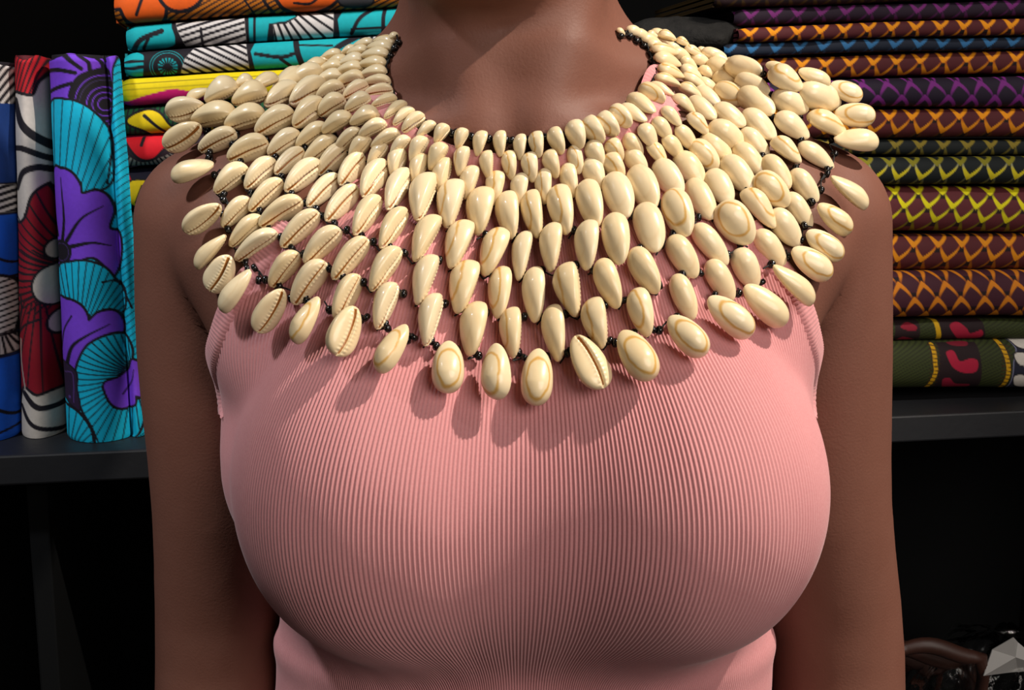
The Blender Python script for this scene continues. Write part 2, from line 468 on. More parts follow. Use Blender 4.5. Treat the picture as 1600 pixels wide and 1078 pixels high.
# columns at even spacing of the cloth at bust height
PITCHR = 0.00225
prof = pol(th, np.full(NTH, 1.19), interp_R(th, np.full(NTH, 1.19)))
seg = np.linalg.norm(np.diff(prof, axis=0), axis=1); arc = np.concatenate([[0], np.cumsum(seg)])
nrib = int(round(arc[-1] / PITCHR)); NPR = 5
ncol = nrib * NPR
tcol = np.interp(np.arange(ncol) / ncol * arc[-1], arc, th)
nrow = 200
s_ = np.linspace(0, 1, nrow)
ztop = z_neck(tcol) + .001
Zg = .935 + (ztop[None, :] - .935) * s_[:, None]
Tg = np.broadcast_to(tcol[None, :], Zg.shape)
Pg = pol(Tg, Zg, interp_R(Tg, Zg))
du = np.roll(Pg, -1, 1) - np.roll(Pg, 1, 1); dv = np.gradient(Pg, axis=0)
Ng = np.cross(du, dv); Ng /= np.linalg.norm(Ng, axis=-1, keepdims=True) + 1e-12
ph = (np.arange(ncol) % NPR) / NPR
rib = np.array([0.0, .75, 1.0, .75, .05])[np.arange(ncol) % NPR] * .00062
jit = .00010 * np.sin(np.arange(ncol) // NPR * 12.9898) 
Pg = Pg + Ng * (rib + jit)[None, :, None]
F = grid_faces(nrow, ncol, wrap=True)
Tc = Tg.ravel()[F[:, 0]]; Zc = Zg.ravel()[F].mean(1)
Xc = np.abs(Pg.reshape(-1, 3)[F[:, 0], 0]); F = F[~(in_hole(Tc, Zc) & ((Zc > 1.233) | (Pg.reshape(-1, 3)[F[:, 0], 1] > .012))) & ~((Xc > .086) & (Zc > 1.338)) & ~((Pg.reshape(-1, 3)[F[:, 0], 1] > .045) & (Zc > 1.365))]
used = np.unique(F); remap = -np.ones(nrow * ncol, int); remap[used] = np.arange(len(used))
tank = mesh_obj('tank_top', Pg.reshape(-1, 3)[used], remap[F], M['knit'], person)
tag(tank, 'pink fine ribbed knit sleeveless top')

def ribbon(name, T, Z, inward, width, closed=True, nacross=7, pitch=.0022, thick=.0014, zcut=None, ymax=None):
    """knit binding following a curve (T,Z) on the top; inward = unit sign function giving the side it lies on"""
    P = pol(T, Z, interp_R(T, Z)); P = np.concatenate([P, P[:1]])
    L = np.concatenate([[0], np.cumsum(np.linalg.norm(np.diff(P, axis=0), axis=1))])
    n = int(L[-1] / pitch) * 4
    q = np.stack([np.interp(np.arange(n) / n * L[-1], L, P[:, i]) for i in range(3)], -1)
    for _ in range(6): q = (np.roll(q, 1, 0) + 2 * q + np.roll(q, -1, 0)) / 4
    q = newton(f_rib, q, 2, level=.0006)
    tg = np.roll(q, -2, 0) - np.roll(q, 2, 0); tg /= np.linalg.norm(tg, axis=1)[:, None]
    nn = grad(f_rib, q, 2e-3); side = np.cross(tg, nn) * inward
    rp = np.array([0, .8, 1, .8])[np.arange(n) % 4] * .00035
    rows = []
    for k in range(nacross):
        f = k / (nacross - 1)
        w_ = -.0012 + f * width
        p = newton(f_rib, q + side * w_, 2, level=.0006)
        edge = thick * math.sin(math.pi * min(max(f, .0), 1)) ** .35 if 0 < f < 1 else -.0006
        rows.append(p + nn * (edge + (rp if 0 < f < 1 else rp * 0))[:, None])
    V = np.concatenate(rows); Fq = grid_faces(nacross, n, wrap=True, flip=inward > 0)
    if ymax: Fq = Fq[(V[Fq].mean(1)[:, 1] < ymax) & (np.abs(V[Fq].mean(1)[:, 0]) < .085)]
    if zcut: Fq = Fq[(V[Fq].mean(1)[:, 2] < zcut) & (V[Fq].mean(1)[:, 1] < .004) & (V[Fq].mean(1)[:, 2] > 1.231)]
    return mesh_obj(name, V, Fq, M['knit'], tank)

tt = np.linspace(-math.pi, math.pi, 400, endpoint=False)
ribbon('neck_binding', tt, z_neck(tt), 1, .020, ymax=.040)
for s in (-1, 1):
    ribbon('armhole_binding', s * np.radians(_cl[:, 0]), _cl[:, 1], -s, .013, zcut=1.336)
print('body', len(bp), 'tank', len(used))
# ------------------------------------------------------------------ cowrie necklace
WIN = {'A': (270, 100), 'B': (450, 40), 'C': (270, 260), 'D': (500, 190), 'E': (320, 400), 'F': (500, 340), 'G': (700, 190), 'H': (700, 350),
       'I': (560, 470), 'J': (800, 470), 'K': (930, 170), 'L': (930, 320), 'M': (950, 40), 'N': (1100, 90), 'O': (1100, 240), 'P': (1040, 370)}
ZS = 5.926
# every shell of the net: inner end x y, outer end x y, breadth
NET = {
'A': "760 170 590 225 90;940 175 690 255 110;1165 170 880 290 150;1230 100 1070 140 80;660 240 385 365 150;900 320 580 400 150;1145 340 840 470 150;640 500 280 580 150;900 520 550 630 140;1165 510 820 690 150;1440 440 1145 640 140;640 690 320 850 150;920 790 560 940 170;1210 690 915 880 150;1470 590 1185 780 140;1555 720 1255 940 150;1425 300 1105 465 150",
'B': "1050 105 960 160 60;1020 195 840 170 60;1000 250 790 240 75;970 310 740 320 78;945 390 715 405 84;945 475 720 510 88;970 580 730 600 90;980 655 725 690 90;1005 730 775 790 90;1085 775 880 890 84;1165 835 970 950 92;1265 880 1060 1015 110;830 200 650 230 60;780 270 600 300 80;740 350 535 400 90;740 440 510 500 100;740 540 505 610 100;765 620 540 730 110;790 730 560 840 120;870 840 615 930 112;660 240 530 290 70;590 350 420 390 90;560 420 340 490 100;560 530 310 620 110;565 640 320 750 120;580 750 345 890 120;640 860 400 1000 120;530 280 360 330 80;440 350 280 380 70;390 410 150 500 110;365 510 40 640 150;240 400 110 430 60",
'C': "730 60 430 280 150;970 10 695 250 150;1220 -90 960 120 150;1380 40 1060 290 160;1040 180 745 450 150;1240 360 865 590 160;1550 160 1270 430 150;750 330 500 580 140;865 490 580 750 140;1020 640 660 880 155;1390 470 1060 780 160;1590 620 1270 920 160",
'D': "1075 45 900 170 100;1200 75 1070 220 125;760 100 510 235 120;850 155 680 330 120;1010 170 860 390 140;1190 235 1030 460 150;410 60 200 250 130;640 20 400 140 110;500 155 330 350 130;640 235 470 440 130;800 320 680 550 140;1000 370 870 620 150;1200 405 1105 705 160;290 290 20 540 150;430 385 210 650 150;620 475 400 770 170;820 560 620 890 175;1040 625 880 990 200;1270 670 1150 1050 200;370 680 85 980 160;570 790 330 1110 170",
'E': "920 -10 680 290 160;1170 80 890 455 180;1460 215 1250 610 170",
'F': "470 240 160 600 165;800 10 560 340 170;1080 80 850 450 175;1350 130 1170 520 190;750 340 480 710 175;1050 420 870 840 190;1390 490 1230 930 205;710 660 530 1060 185",
'G': "180 105 80 270 125;340 125 260 340 115;495 120 470 350 120;700 150 670 380 125;850 125 850 360 135;980 90 1050 330 145;1160 40 1220 290 150;1290 15 1430 235 155;190 260 100 515 145;380 290 365 545 130;580 300 590 560 135;780 310 790 580 140;950 280 1000 540 140;1150 245 1205 500 140;1320 200 1395 460 150;260 465 150 750 155;480 505 410 805 150;700 525 640 820 150;910 485 900 800 150;1110 440 1160 745 150;1310 400 1400 680 175;340 725 250 1115 205;570 740 590 1145 200;810 730 850 1135 190;1070 695 1130 1110 200;1310 665 1400 1060 230",
'H': "500 130 315 530 195;760 140 660 565 170;1040 70 980 495 195;1350 60 1310 485 225;510 470 450 920 195;840 470 830 955 180;1180 425 1210 900 215",
'I': "730 10 590 455 200;1100 100 1000 560 210;1450 140 1430 575 190",
'J': "420 105 450 600 210;810 30 850 475 205",
'K': "50 110 210 290 140;160 60 340 210 130;250 20 480 150 120;130 290 220 500 150;270 240 410 450 150;390 160 540 350 150;520 100 680 270 140;590 20 770 170 130;110 470 240 700 160;290 410 450 640 170;460 350 640 550 160;590 265 780 450 160;710 170 900 370 150;800 95 1000 250 130;170 710 290 1080 220;370 650 540 1000 210;570 560 770 870 220;740 480 960 750 230;880 370 1110 620 200;960 290 1250 510 210;1020 180 1350 350 200;1090 30 1370 200 170;870 740 1060 1080 230;1060 640 1230 930 230;1190 510 1450 820 230;1290 380 1540 630 200",
'L': "190 170 240 610 215;440 70 550 490 215;680 -30 820 370 245;900 215 1190 570 215;1110 60 1380 410 290;680 330 900 700 245;1020 540 1230 900 230;1280 430 1450 780 235;350 450 560 850 215;80 550 220 985 230;720 680 880 1080 215;400 820 480 1250 210",
'M': "200 720 440 850 115;300 650 520 770 110;370 590 600 690 110;400 530 620 600 98;420 440 640 510 98;390 350 620 400 90;360 280 590 310 88;330 200 520 250 80;265 150 460 200 78;200 100 370 150 78;140 70 300 110 75;60 55 130 90 60;560 710 770 850 130;620 620 830 730 120;640 520 850 620 120;650 410 850 520 115;640 330 800 420 100;560 260 740 310 105;530 200 670 240 80;440 130 600 170 85;340 100 440 130 60;740 745 980 910 150;800 640 1020 780 150;810 530 1020 640 120;820 430 1000 500 110;740 310 930 370 110;680 230 830 290 90;610 160 730 200 75;730 200 800 240 50;860 260 1090 310 95;940 300 1110 340 100;820 225 920 245 60;1110 310 1190 340 40",
'N': "40 80 330 190 150;260 70 570 150 180;100 220 380 340 150;340 210 630 330 160;550 180 860 300 200;110 370 400 500 160;360 370 650 560 200;600 380 930 500 190;830 340 1200 420 195;80 510 370 670 180;350 540 640 780 190;610 590 920 760 200;880 600 1210 720 190;330 700 580 930 180;590 830 860 1020 190;840 850 1160 1040 200",
'O': "310 400 610 720 220;460 250 740 530 250;550 80 770 360 200;790 190 1020 470 195;750 390 970 690 190;610 540 850 860 225;440 740 710 1050 235"}
# fringe: pointed inner end, broad outer end, breadth, roll in degrees, 1 = strong yellow ring
FRINGE = {
'A': "430 280 235 390 110 60 0;400 440 80 540 190 115 0;390 670 80 880 175 112 0",
'C': "465 60 105 190 165 15 0;550 390 250 640 165 112 0;585 640 345 940 145 70 0",
'E': "330 0 150 310 250 165 0;540 155 300 525 190 30 0;840 330 620 710 190 125 0;1140 435 950 850 225 20 1;1450 560 1290 990 240 130 0",
'I': "440 290 210 715 215 30 1;810 430 790 890 290 5 1;1240 475 1280 965 250 45 1",
'J': "260 505 230 1005 285 -8 1;620 385 870 840 290 155 0;1030 340 1290 770 305 -10 1;1425 208 1740 545 270 -5 1",
'P': "310 620 680 950 290 -5 1;640 490 990 820 285 0 0;870 310 1200 650 215 40 0;1090 130 1420 370 250 10 1",
'O': "1050 280 1350 560 205 35 0;960 510 1230 760 220 10 1;880 740 1180 970 220 0 1",
'N': "810 160 1080 280 160 10 0;1100 280 1370 400 185 10 1;1140 560 1480 590 230 -5 1;1130 840 1510 870 225 15 0;550 90 710 140 110 0 0"}
BEADS = {
'A': "910 300 1155 320 1420 285 1425 155 620 440 885 495 1145 485 1420 395 420 375 385 400 335 600 325 635 600 650 845 600 875 710 1200 640 1450 550 340 740 585 785 380 865 375 910 965 905 650 950 1235 800 1505 665 1320 945 180 630",
'B': "1040 165 1005 220 965 290 930 345 920 430 920 505 930 595 955 680 1000 750 1090 800 1155 865 355 510 80 680 345 640 355 750 75 840 380 900 440 1020 140 1000",
'C': "420 120 500 290 495 340 690 150 750 280 1020 140 1050 200 1120 295 1465 115 830 440 500 470 540 600 565 590 870 500 935 590 1245 380 1345 440 1410 505 1520 570 1045 680 1140 775 635 810 715 905 725 960 800 955 1245 830 1480 965",
'D': "145 130 245 265 380 360 100 530 530 445 280 645 730 545 470 760 925 605 700 860 1170 680 1380 740 40 920 160 980 270 1040 945 950 1200 1030 980 30 1095 70 1225 120 1270 110 1405 145 1560 165",
'E': "540 240 600 235 730 290 720 330 835 405 970 395 990 440 1180 135 1300 205 1490 265 1190 520 1330 570 1460 620 1510 590",
'F': "400 205 510 260 110 490 235 565 645 305 780 355 420 615 555 670 925 405 1090 420 770 725 945 795 1240 480 1430 510 265 920 610 1010 630 1045 1140 820 1320 880 1525 905",
'G': "225 140 370 165 530 175 585 175 740 175 890 150 1045 130 1220 80 450 785 690 775 960 750 1210 700 1430 650 900 1040 1180 1040 60 110 660 200",
'H': "335 130 640 150 385 490 565 480 725 500 885 450 1035 475 1205 400 1360 450 1490 370 340 850 515 865 710 885 885 890 1105 855 1275 825 1465 765",
'I': "450 385 505 360 670 395 710 445 900 480 1065 500 1100 535 1320 510 1485 505 1540 550",
'J': "335 540 515 510 550 490 670 430 720 395 685 120 910 390 960 410 1130 320 1300 285 1355 295 1510 175",
'K': "15 150 130 95 240 15 285 720 490 630 675 550 825 440 945 350 1040 240 585 920 335 1030 930 1050 1095 1010 1375 795 1480 730 1530 480 1270 940",
'L': "700 305 595 405 405 435 125 540 1310 385 1195 485 940 650 780 670 580 765 455 830 270 900 1070 860 1290 840 1500 735 735 1055 1590 570",
'M': "100 110 185 115 250 160 320 205 375 270 395 345 440 425 430 495 380 630 1440 460 1490 655 1510 855 925 1015 1025 590",
'N': "840 305 880 550 1155 475 1190 610 860 800 1170 770 1170 935",
'O': "1100 190 1100 225 820 175 1040 370 960 475 470 320 620 610 900 685 870 810 740 970 610 1040"}

def conv(w_, nums, npts):
    ox, oy = WIN[w_]; out = []
    for i, v in enumerate(nums):
        out.append(v / ZS + ((ox if i % 2 == 0 else oy) if i < npts * 2 else 0))
    return out
net = [conv(k, [float(v) for v in t.split()], 2) for k, s in NET.items() for t in s.split(';')]
fr = []
for k, s in FRINGE.items():
    for t in s.split(';'):
        v = [float(q) for q in t.split()]; fr.append(conv(k, v[:5], 2) + v[5:])
beads = []
for k, s in BEADS.items():
    v = [float(q) for q in s.split()]
    for i in range(0, len(v), 2):
        p = conv(k, v[i:i + 2], 1)
        if all((p[0] - q[0]) ** 2 + (p[1] - q[1]) ** 2 > 22 for q in beads): beads.append(p)
# drop accidental doubles
keep = []
for a in net:
    cx, cy = (a[0] + a[2]) / 2, (a[1] + a[3]) / 2
    if all(((cx - (b[0] + b[2]) / 2) ** 2 + (cy - (b[1] + b[3]) / 2) ** 2) > 40 for b in keep): keep.append(a)
    else: print('double', a)
net = keep
print('net', len(net), 'fringe', len(fr), 'beads', len(beads))

# smooth guide surface the net lies on, taken from the body and top
dg = bpy.context.evaluated_depsgraph_get()
def f_wear(P): return np.minimum(f_trunk(P), 9)
bvs = [BVHTree.FromObject(body, dg), BVHTree.FromObject(tank, dg)]
GX = np.arange(200, 1441, 10); GY = np.arange(10, 721, 10)
DM = np.full((len(GY), len(GX)), np.nan)
for i, y in enumerate(GY):
    for j, x in enumerate(GX):
        r = Vector(ray(x, y)); best = None
        for b in bvs:
            h = b.ray_cast(CAM, r)
            if h[0] is not None and (best is None or h[3] < best): best = h[3]
        if best is not None and best < 0.9: DM[i, j] = best * float(np.dot(ray(x, y), FWD))
for _ in range(60):
    m_ = np.isnan(DM)
    if not m_.any(): break
    pad = np.pad(DM, 1, constant_values=np.nan)
    st = np.stack([pad[1:-1, :-2], pad[1:-1, 2:], pad[:-2, 1:-1], pad[2:, 1:-1]])
    cnt = np.sum(~np.isnan(st), 0); sm = np.nansum(st, 0)
    DM = np.where(m_ & (cnt > 0), sm / np.maximum(cnt, 1) + .0006, DM)
raw = DM.copy()
for _ in range(10):
    pad = np.pad(DM, 1, mode='edge')
    DM = (pad[1:-1, :-2] + pad[1:-1, 2:] + pad[:-2, 1:-1] + pad[2:, 1:-1] + 4 * DM) / 8
DM = np.minimum(DM, raw + np.where(GY[:, None] < 215, .001, .004))
for _ in range(3):
    pad = np.pad(DM, 1, mode='edge')
    DM = (pad[1:-1, :-2] + pad[1:-1, 2:] + pad[:-2, 1:-1] + pad[2:, 1:-1] + 4 * DM) / 8
def depth(px, py):
    x = min(max((px - GX[0]) / 10, 0), len(GX) - 1.001); y = min(max((py - GY[0]) / 10, 0), len(GY) - 1.001)
    a, b = int(x), int(y); u, v = x - a, y - b
    return DM[b, a] * (1 - u) * (1 - v) + DM[b, a + 1] * u * (1 - v) + DM[b + 1, a] * (1 - u) * v + DM[b + 1, a + 1] * u * v
def guide(px, py): return at_depth(px, py, depth(px, py))
def gnormal(px, py):
    e = 14
    a = guide(px + e, py) - guide(px - e, py); b = guide(px, py - e) - guide(px, py + e)
    n = np.cross(a, b); n /= np.linalg.norm(n)
    v = -ray(px, py); n = n + .35 * v
    return n / np.linalg.norm(n)

def shell_mesh(name, seed, mat):
    r = random.Random(seed); nl, na = 66, 46
    bulge = r.uniform(.9, 1.08); wid = r.uniform(.95, 1.05); V = []
    for i in range(nl):
        t = (1 - math.cos(math.pi * i / (nl - 1))) / 2
        s = t ** .74
        w0 = .315 * wid * max(0.0, 1 - abs(2 * t ** .90 - 1) ** 2.3) ** .55 * (1 - .15 * t)
        nar = .10 * math.exp(-((t - 1) / .10) ** 2) + .04 * math.exp(-(t / .06) ** 2)
        hw = w0
        H = .315 * bulge * max(0.0, 1 - abs(2 * t ** .80 - 1) ** 2.2) ** .60 * (1 - .42 * min(1, max(0, (t - .35) / .55)) ** 1.2)
        Vv = .105 * max(0, 1 - abs(2 * t - 1) ** 3.2) ** .5
        for k in range(na):
            if k < 18:
                a = math.pi * k / 18
                y = hw * math.cos(a); z = H * abs(math.sin(a)) ** .92
            else:
                f = (k - 18) / (na - 18)
                f = .5 + .5 * math.copysign(abs(2 * f - 1) ** 1.35, 2 * f - 1)
                y = -hw * math.cos(math.pi * f)
                q = min(1, abs(y) / (hw + 1e-6))
                z = -Vv * (1 - q ** 3.0) ** .6
                ys = y - .22 * (.20 - (t - .5) ** 2); g = math.exp(-(ys / .026) ** 2); lip = math.exp(-((abs(ys) - .055) / .03) ** 2)
                env = math.sin(math.pi * t) ** .3
                z += (.085 * g - .012 * lip) * env
                z += .009 * math.cos(2 * math.pi * 13 * t) * math.exp(-((abs(ys) - .062) / .038) ** 2) * env
            V.append((t - .5 + (.0), y, z))
    F = [tuple(f) for f in grid_faces(nl, na, wrap=True)]
    me = bpy.data.meshes.new(name); me.from_pydata(V, [], F); me.update()
    me.polygons.foreach_set('use_smooth', np.ones(len(me.polygons), bool)); me.materials.append(mat)
    return me
SH = [shell_mesh('cowrie_shell', i, M['shell']) for i in range(5)]
SR = [shell_mesh('ringed_cowrie_shell', 20 + i, M['shell_ring']) for i in range(3)]
# make sure normals face outwards
import bmesh
for me in SH + SR:
    b = bmesh.new(); b.from_mesh(me); bmesh.ops.remove_doubles(b, verts=b.verts, dist=1e-5); bmesh.ops.recalc_face_normals(b, faces=b.faces); b.to_mesh(me); b.free()
    me.polygons.foreach_set('use_smooth', np.ones(len(me.polygons), bool))

necklace = empty('cowrie_necklace', (0, 0, 1.38), 'wide collar necklace of cream cowrie shells and black beads worn round the neck', 'necklace')
NK = np.array((0, 0, 1.38))
shell_ends = []
def put_shell(me, p_wide, p_tip, n, roll, wpx, depth_, lift, name='cowrie_shell'):
    ax = p_tip - p_wide; L = np.linalg.norm(ax); ax /= L; L *= 1.05; wpx *= 1.06 if L > .0155 else .98
    n = n - ax * np.dot(n, ax); n /= np.linalg.norm(n)
    sd = np.cross(ax, n)
    if np.dot(sd, (-.6, 0, .8)) < 0: sd = -sd
    cz, sz = math.cos(math.radians(roll)), math.sin(math.radians(roll))
    Z = cz * n + sz * sd; Yv = np.cross(Z, ax)
    app = math.sqrt((.62 * cz) ** 2 + (.39 * sz) ** 2) * L
    k = np.clip((wpx * depth_ / FPX) / app, .82, 1.65)
    o = bpy.data.objects.new(name, me); COL.objects.link(o); o.parent = necklace
    half = .5 * (abs(cz) * .35 + abs(sz) * .6) * L * k
    c = (p_wide + p_tip) / 2 + n * (half * .85 + lift) - NK
    R = Matrix((ax, Yv, Z)).transposed().to_4x4()
    o.matrix_local = Matrix.Translation(Vector(c)) @ R @ Matrix.Diagonal((L, L * k, L * k, 1))
    return c + NK, n, half

def roll_at(px, py):
    xs = [280, 420, 560, 680, 780, 880, 980, 1080, 1340]; rs = [98, 108, 112, 96, 72, 58, 32, 14, 6]
    r = float(np.interp(px, xs, rs))
    if py < 200 and px < 640: r = float(np.interp(py, [60, 200], [70, 92]))
    return r
zl = []
for q in net:
    x0, y0, x1, y1, wpx = q
    cx, cy = (x0 + x1) / 2, (y0 + y1) / 2
    d = depth(cx, cy); n = gnormal(cx, cy)
    a = at_depth(x0, y0, d); b = at_depth(x1, y1, d)
    lp = np.linalg.norm(b - a)                       # length facing the viewer
    ga, gb = guide(x0, y0), guide(x1, y1)
    v = ray(cx, cy); dd = np.dot(gb - ga, v)
    dd = float(np.clip(dd, -lp * .9, lp * .9))
    # expected true length grows outwards; limit the foreshortening
    a = a - v * dd / 2; b = b + v * dd / 2
    if cy < 215 and abs(cx - 800) > 150: wpx *= 1.17
    ring = rng.random() < (.38 if cx > 700 else .12)
    me = random.choice(SR if ring else SH)
    rl = roll_at(cx, cy) + rng.normal(0, 6)
    if ring: rl += 28 if cx > 900 else 0
    # correct the lift so the shell stays on its sight line
    put_shell(me, a, b, n, rl, wpx, d, .0)
for q in fr:
    x0, y0, x1, y1, wpx, rl, ring = q
    cx, cy = (x0 + x1) / 2, (y0 + y1) / 2
    d = min(depth(cx, cy), (depth(x0, y0) + .006)); n = gnormal(cx, cy)
    a = at_depth(x0, y0, d); b = at_depth(x1, y1, d)
    v = ray(cx, cy); lp = np.linalg.norm(b - a)
    dd = float(np.clip(np.dot(guide(x1, y1) - guide(x0, y0), v), -lp * .3, lp * .3))
    a = a - v * dd / 2; b = b + v * dd / 2
    put_shell(random.choice(SR if ring else SH), b, a, n, rl, wpx, d, .005)

# the part of the collar lying on the back, out of the picture
for k in range(3):
    for i in range(12):
        t = math.radians(112 + 136 * (i + .5 * (k % 2)) / 12) ; r0 = .078 + .026 * k
        a = np.array((r0 * math.sin(t), .030 - r0 * math.cos(t), 1.425 - .016 * k)); b = np.array(((r0 + .020) * math.sin(t), .030 - (r0 + .020) * math.cos(t), 1.411 - .016 * k))
        ab = newton(f_body, np.array([a, b]), 4, .002); n = grad(f_body, ab[:1])[0]
        put_shell(random.choice(SH), ab[0], ab[1], n, 8, 30, .7, .0)

# beads: small glass rings
V = []; nb = 12
for i in range(nb):
    for k in range(8):
        a = 2 * math.pi * i / nb; b = 2 * math.pi * k / 8
        rr = .62 + .38 * math.cos(b); V.append((rr * math.cos(a), rr * math.sin(a), .62 * math.sin(b)))
F = []
for i in range(nb):
    for k in range(8):
        F.append((i * 8 + k, ((i + 1) % nb) * 8 + k, ((i + 1) % nb) * 8 + (k + 1) % 8, i * 8 + (k + 1) % 8))
bme = bpy.data.meshes.new('bead'); bme.from_pydata(V, [], F); bme.update()
bme.polygons.foreach_set('use_smooth', np.ones(len(bme.polygons), bool)); bme.materials.append(M['bead'])
ends = [(x0, y0, x1, y1) for x0, y0, x1, y1, *_ in net + fr]
cordV, cordF = [], []
pts3 = []
for (px, py) in beads:
    d = depth(px, py); n = gnormal(px, py)
    rad = .0023 if 200 < py else .0021
    lift = .0042 if py > 220 else .0015
    p = at_depth(px, py, d) + n * lift
    o = bpy.data.objects.new('bead', bme); COL.objects.link(o); o.parent = necklace
    t = Vector((rng.normal(0, .25) + 1, rng.normal(0, .25), rng.normal(0, .5)))
    if py < 215 and 600 < px < 1010: t = Vector((1, 0, .1)) if abs(px - 805) < 150 else Vector((0, .4, 1))
    o.location = Vector(p - NK); o.rotation_mode = 'QUATERNION'; o.rotation_quaternion = t.to_track_quat('Z', 'Y'); o.scale = (rad,) * 3
    pts3.append(p)
    # black cord from the bead into the nearest shell ends
    ds = sorted([(min(math.hypot(px - e[0], py - e[1]), math.hypot(px - e[2], py - e[3])), i) for i, e in enumerate(ends)])[:3]
    for dist, i in ds:
        if dist > 20: continue
        e = ends[i]; q = (e[0], e[1]) if math.hypot(px - e[0], py - e[1]) < math.hypot(px - e[2], py - e[3]) else (e[2], e[3])
        q3 = guide(*q) + gnormal(*q) * .0035
        v_, f_ = tube([p, (p + q3) / 2, q3], .00045, 5); k0 = len(cordV)
        cordV += v_; cordF += [tuple(k + k0 for k in f) for f in f_]
co = mesh_obj('cord', cordV, cordF, M['cord'], necklace, origin=NK); co.location = (0, 0, 0); tag(co, kind='stuff')
# ------------------------------------------------------------------ shelf and room
def back_hit(px, py, D):
    r = ray(px, py); t = D / r[1]; return C0 + r * t
O1 = back_hit(120, 756, 1.03); O2 = back_hit(1500, 685, 1.18)
E1 = np.array([O2[0] - O1[0], O2[1] - O1[1], 0.0]); E1 /= np.linalg.norm(E1); E2 = np.array([-E1[1], E1[0], 0.0])
ZB = (O1[2] + O2[2]) / 2; ZS_TOP = ZB + .027        # underside and top of the board
YAW = math.atan2(E1[1], E1[0]); ORG = np.array([O1[0], O1[1], 0.0])
def SF(s, b, z): return ORG + E1 * s + E2 * b + np.array([0, 0, z])          # shelf frame -> world
def onF(px, py, b=0.0):
    r = ray(px, py); o = ORG + E2 * b; t = np.dot(o - C0, E2) / np.dot(r, E2); p = C0 + r * t
    return float(np.dot(p - ORG, E1)), float(p[2])
SA = onF(-420, 700)[0]; SB_ = onF(2020, 700)[0]

def fbox(s0, s1, b0, b1, z0, z1):
    v, f = box(s0, s1, b0, b1, z0, z1); return [SF(*q) for q in v], f
unit = empty('shelf_unit', tuple(SF((SA + SB_) / 2, .2, 0)), 'black wooden shelf unit holding the fabric bolts', 'shelf')
def upart(name, args, mat, bev=.002):
    v, f = fbox(*args); o = mesh_obj(name, v, f, mat, None, smooth=False); bevel(o, bev); o.parent = unit
    o.matrix_parent_inverse = Matrix.Translation(-Vector(unit.location)); return o
upart('shelf_board', (SA, SB_, 0, .42, ZB, ZS_TOP), M['board'])
upart('shelf_board', (SA, SB_, .015, .42, ZS_TOP + .62, ZS_TOP + .645), M['board'])
upart('shelf_board', (SA, SB_, .015, .42, ZB - .47, ZB - .445), M['board'])
upart('plinth', (SA, SB_, .02, .42, 0.0, .08), M['board'])
upart('back_panel', (SA, SB_, .42, .432, 0.0, 2.1), M['panel'])
S0 = onF(38, 900)[0]
for s_ in (SA, S0, SB_ - .02):
    upart('upright', (s_, s_ + .018, .03, .419, .08, ZB - .001), M['panel'])
for s_ in (SA, SB_ - .02):
    upart('upright', (s_, s_ + .018, .02, .419, ZS_TOP + .001, ZS_TOP + .62), M['panel'])

def struct(name, args, mat, frame=True):
    v, f = box(*args); v = [SF(*q) for q in v] if frame else v
    o = mesh_obj(name, v, f, mat, None, smooth=False); tag(o, kind='structure'); return o
struct('floor', (-3.2, 3.2, -3.6, 1.6, -.05, 0.0), M['floor'], False)
struct('ceiling', (-3.2, 3.2, -3.6, 1.6, 2.75, 2.8), M['wall'], False)
struct('wall_back', (SA - 1.2, SB_ + 1.2, .45, .50, 0.0, 2.75), M['wall'])

# ------------------------------------------------------------------ print painting
def smooth_poly(P, n=8):
    P = np.array(P, float); out = []; N = len(P)
    for i in range(N):
        p0, p1, p2, p3 = P[i - 1], P[i], P[(i + 1) % N], P[(i + 2) % N]
        for k in range(n):
            t = k / n
            out.append(.5 * (2 * p1 + (p2 - p0) * t + (2 * p0 - 5 * p1 + 4 * p2 - p3) * t * t + (3 * p1 - p0 - 3 * p2 + p3) * t ** 3))
    return np.array(out)

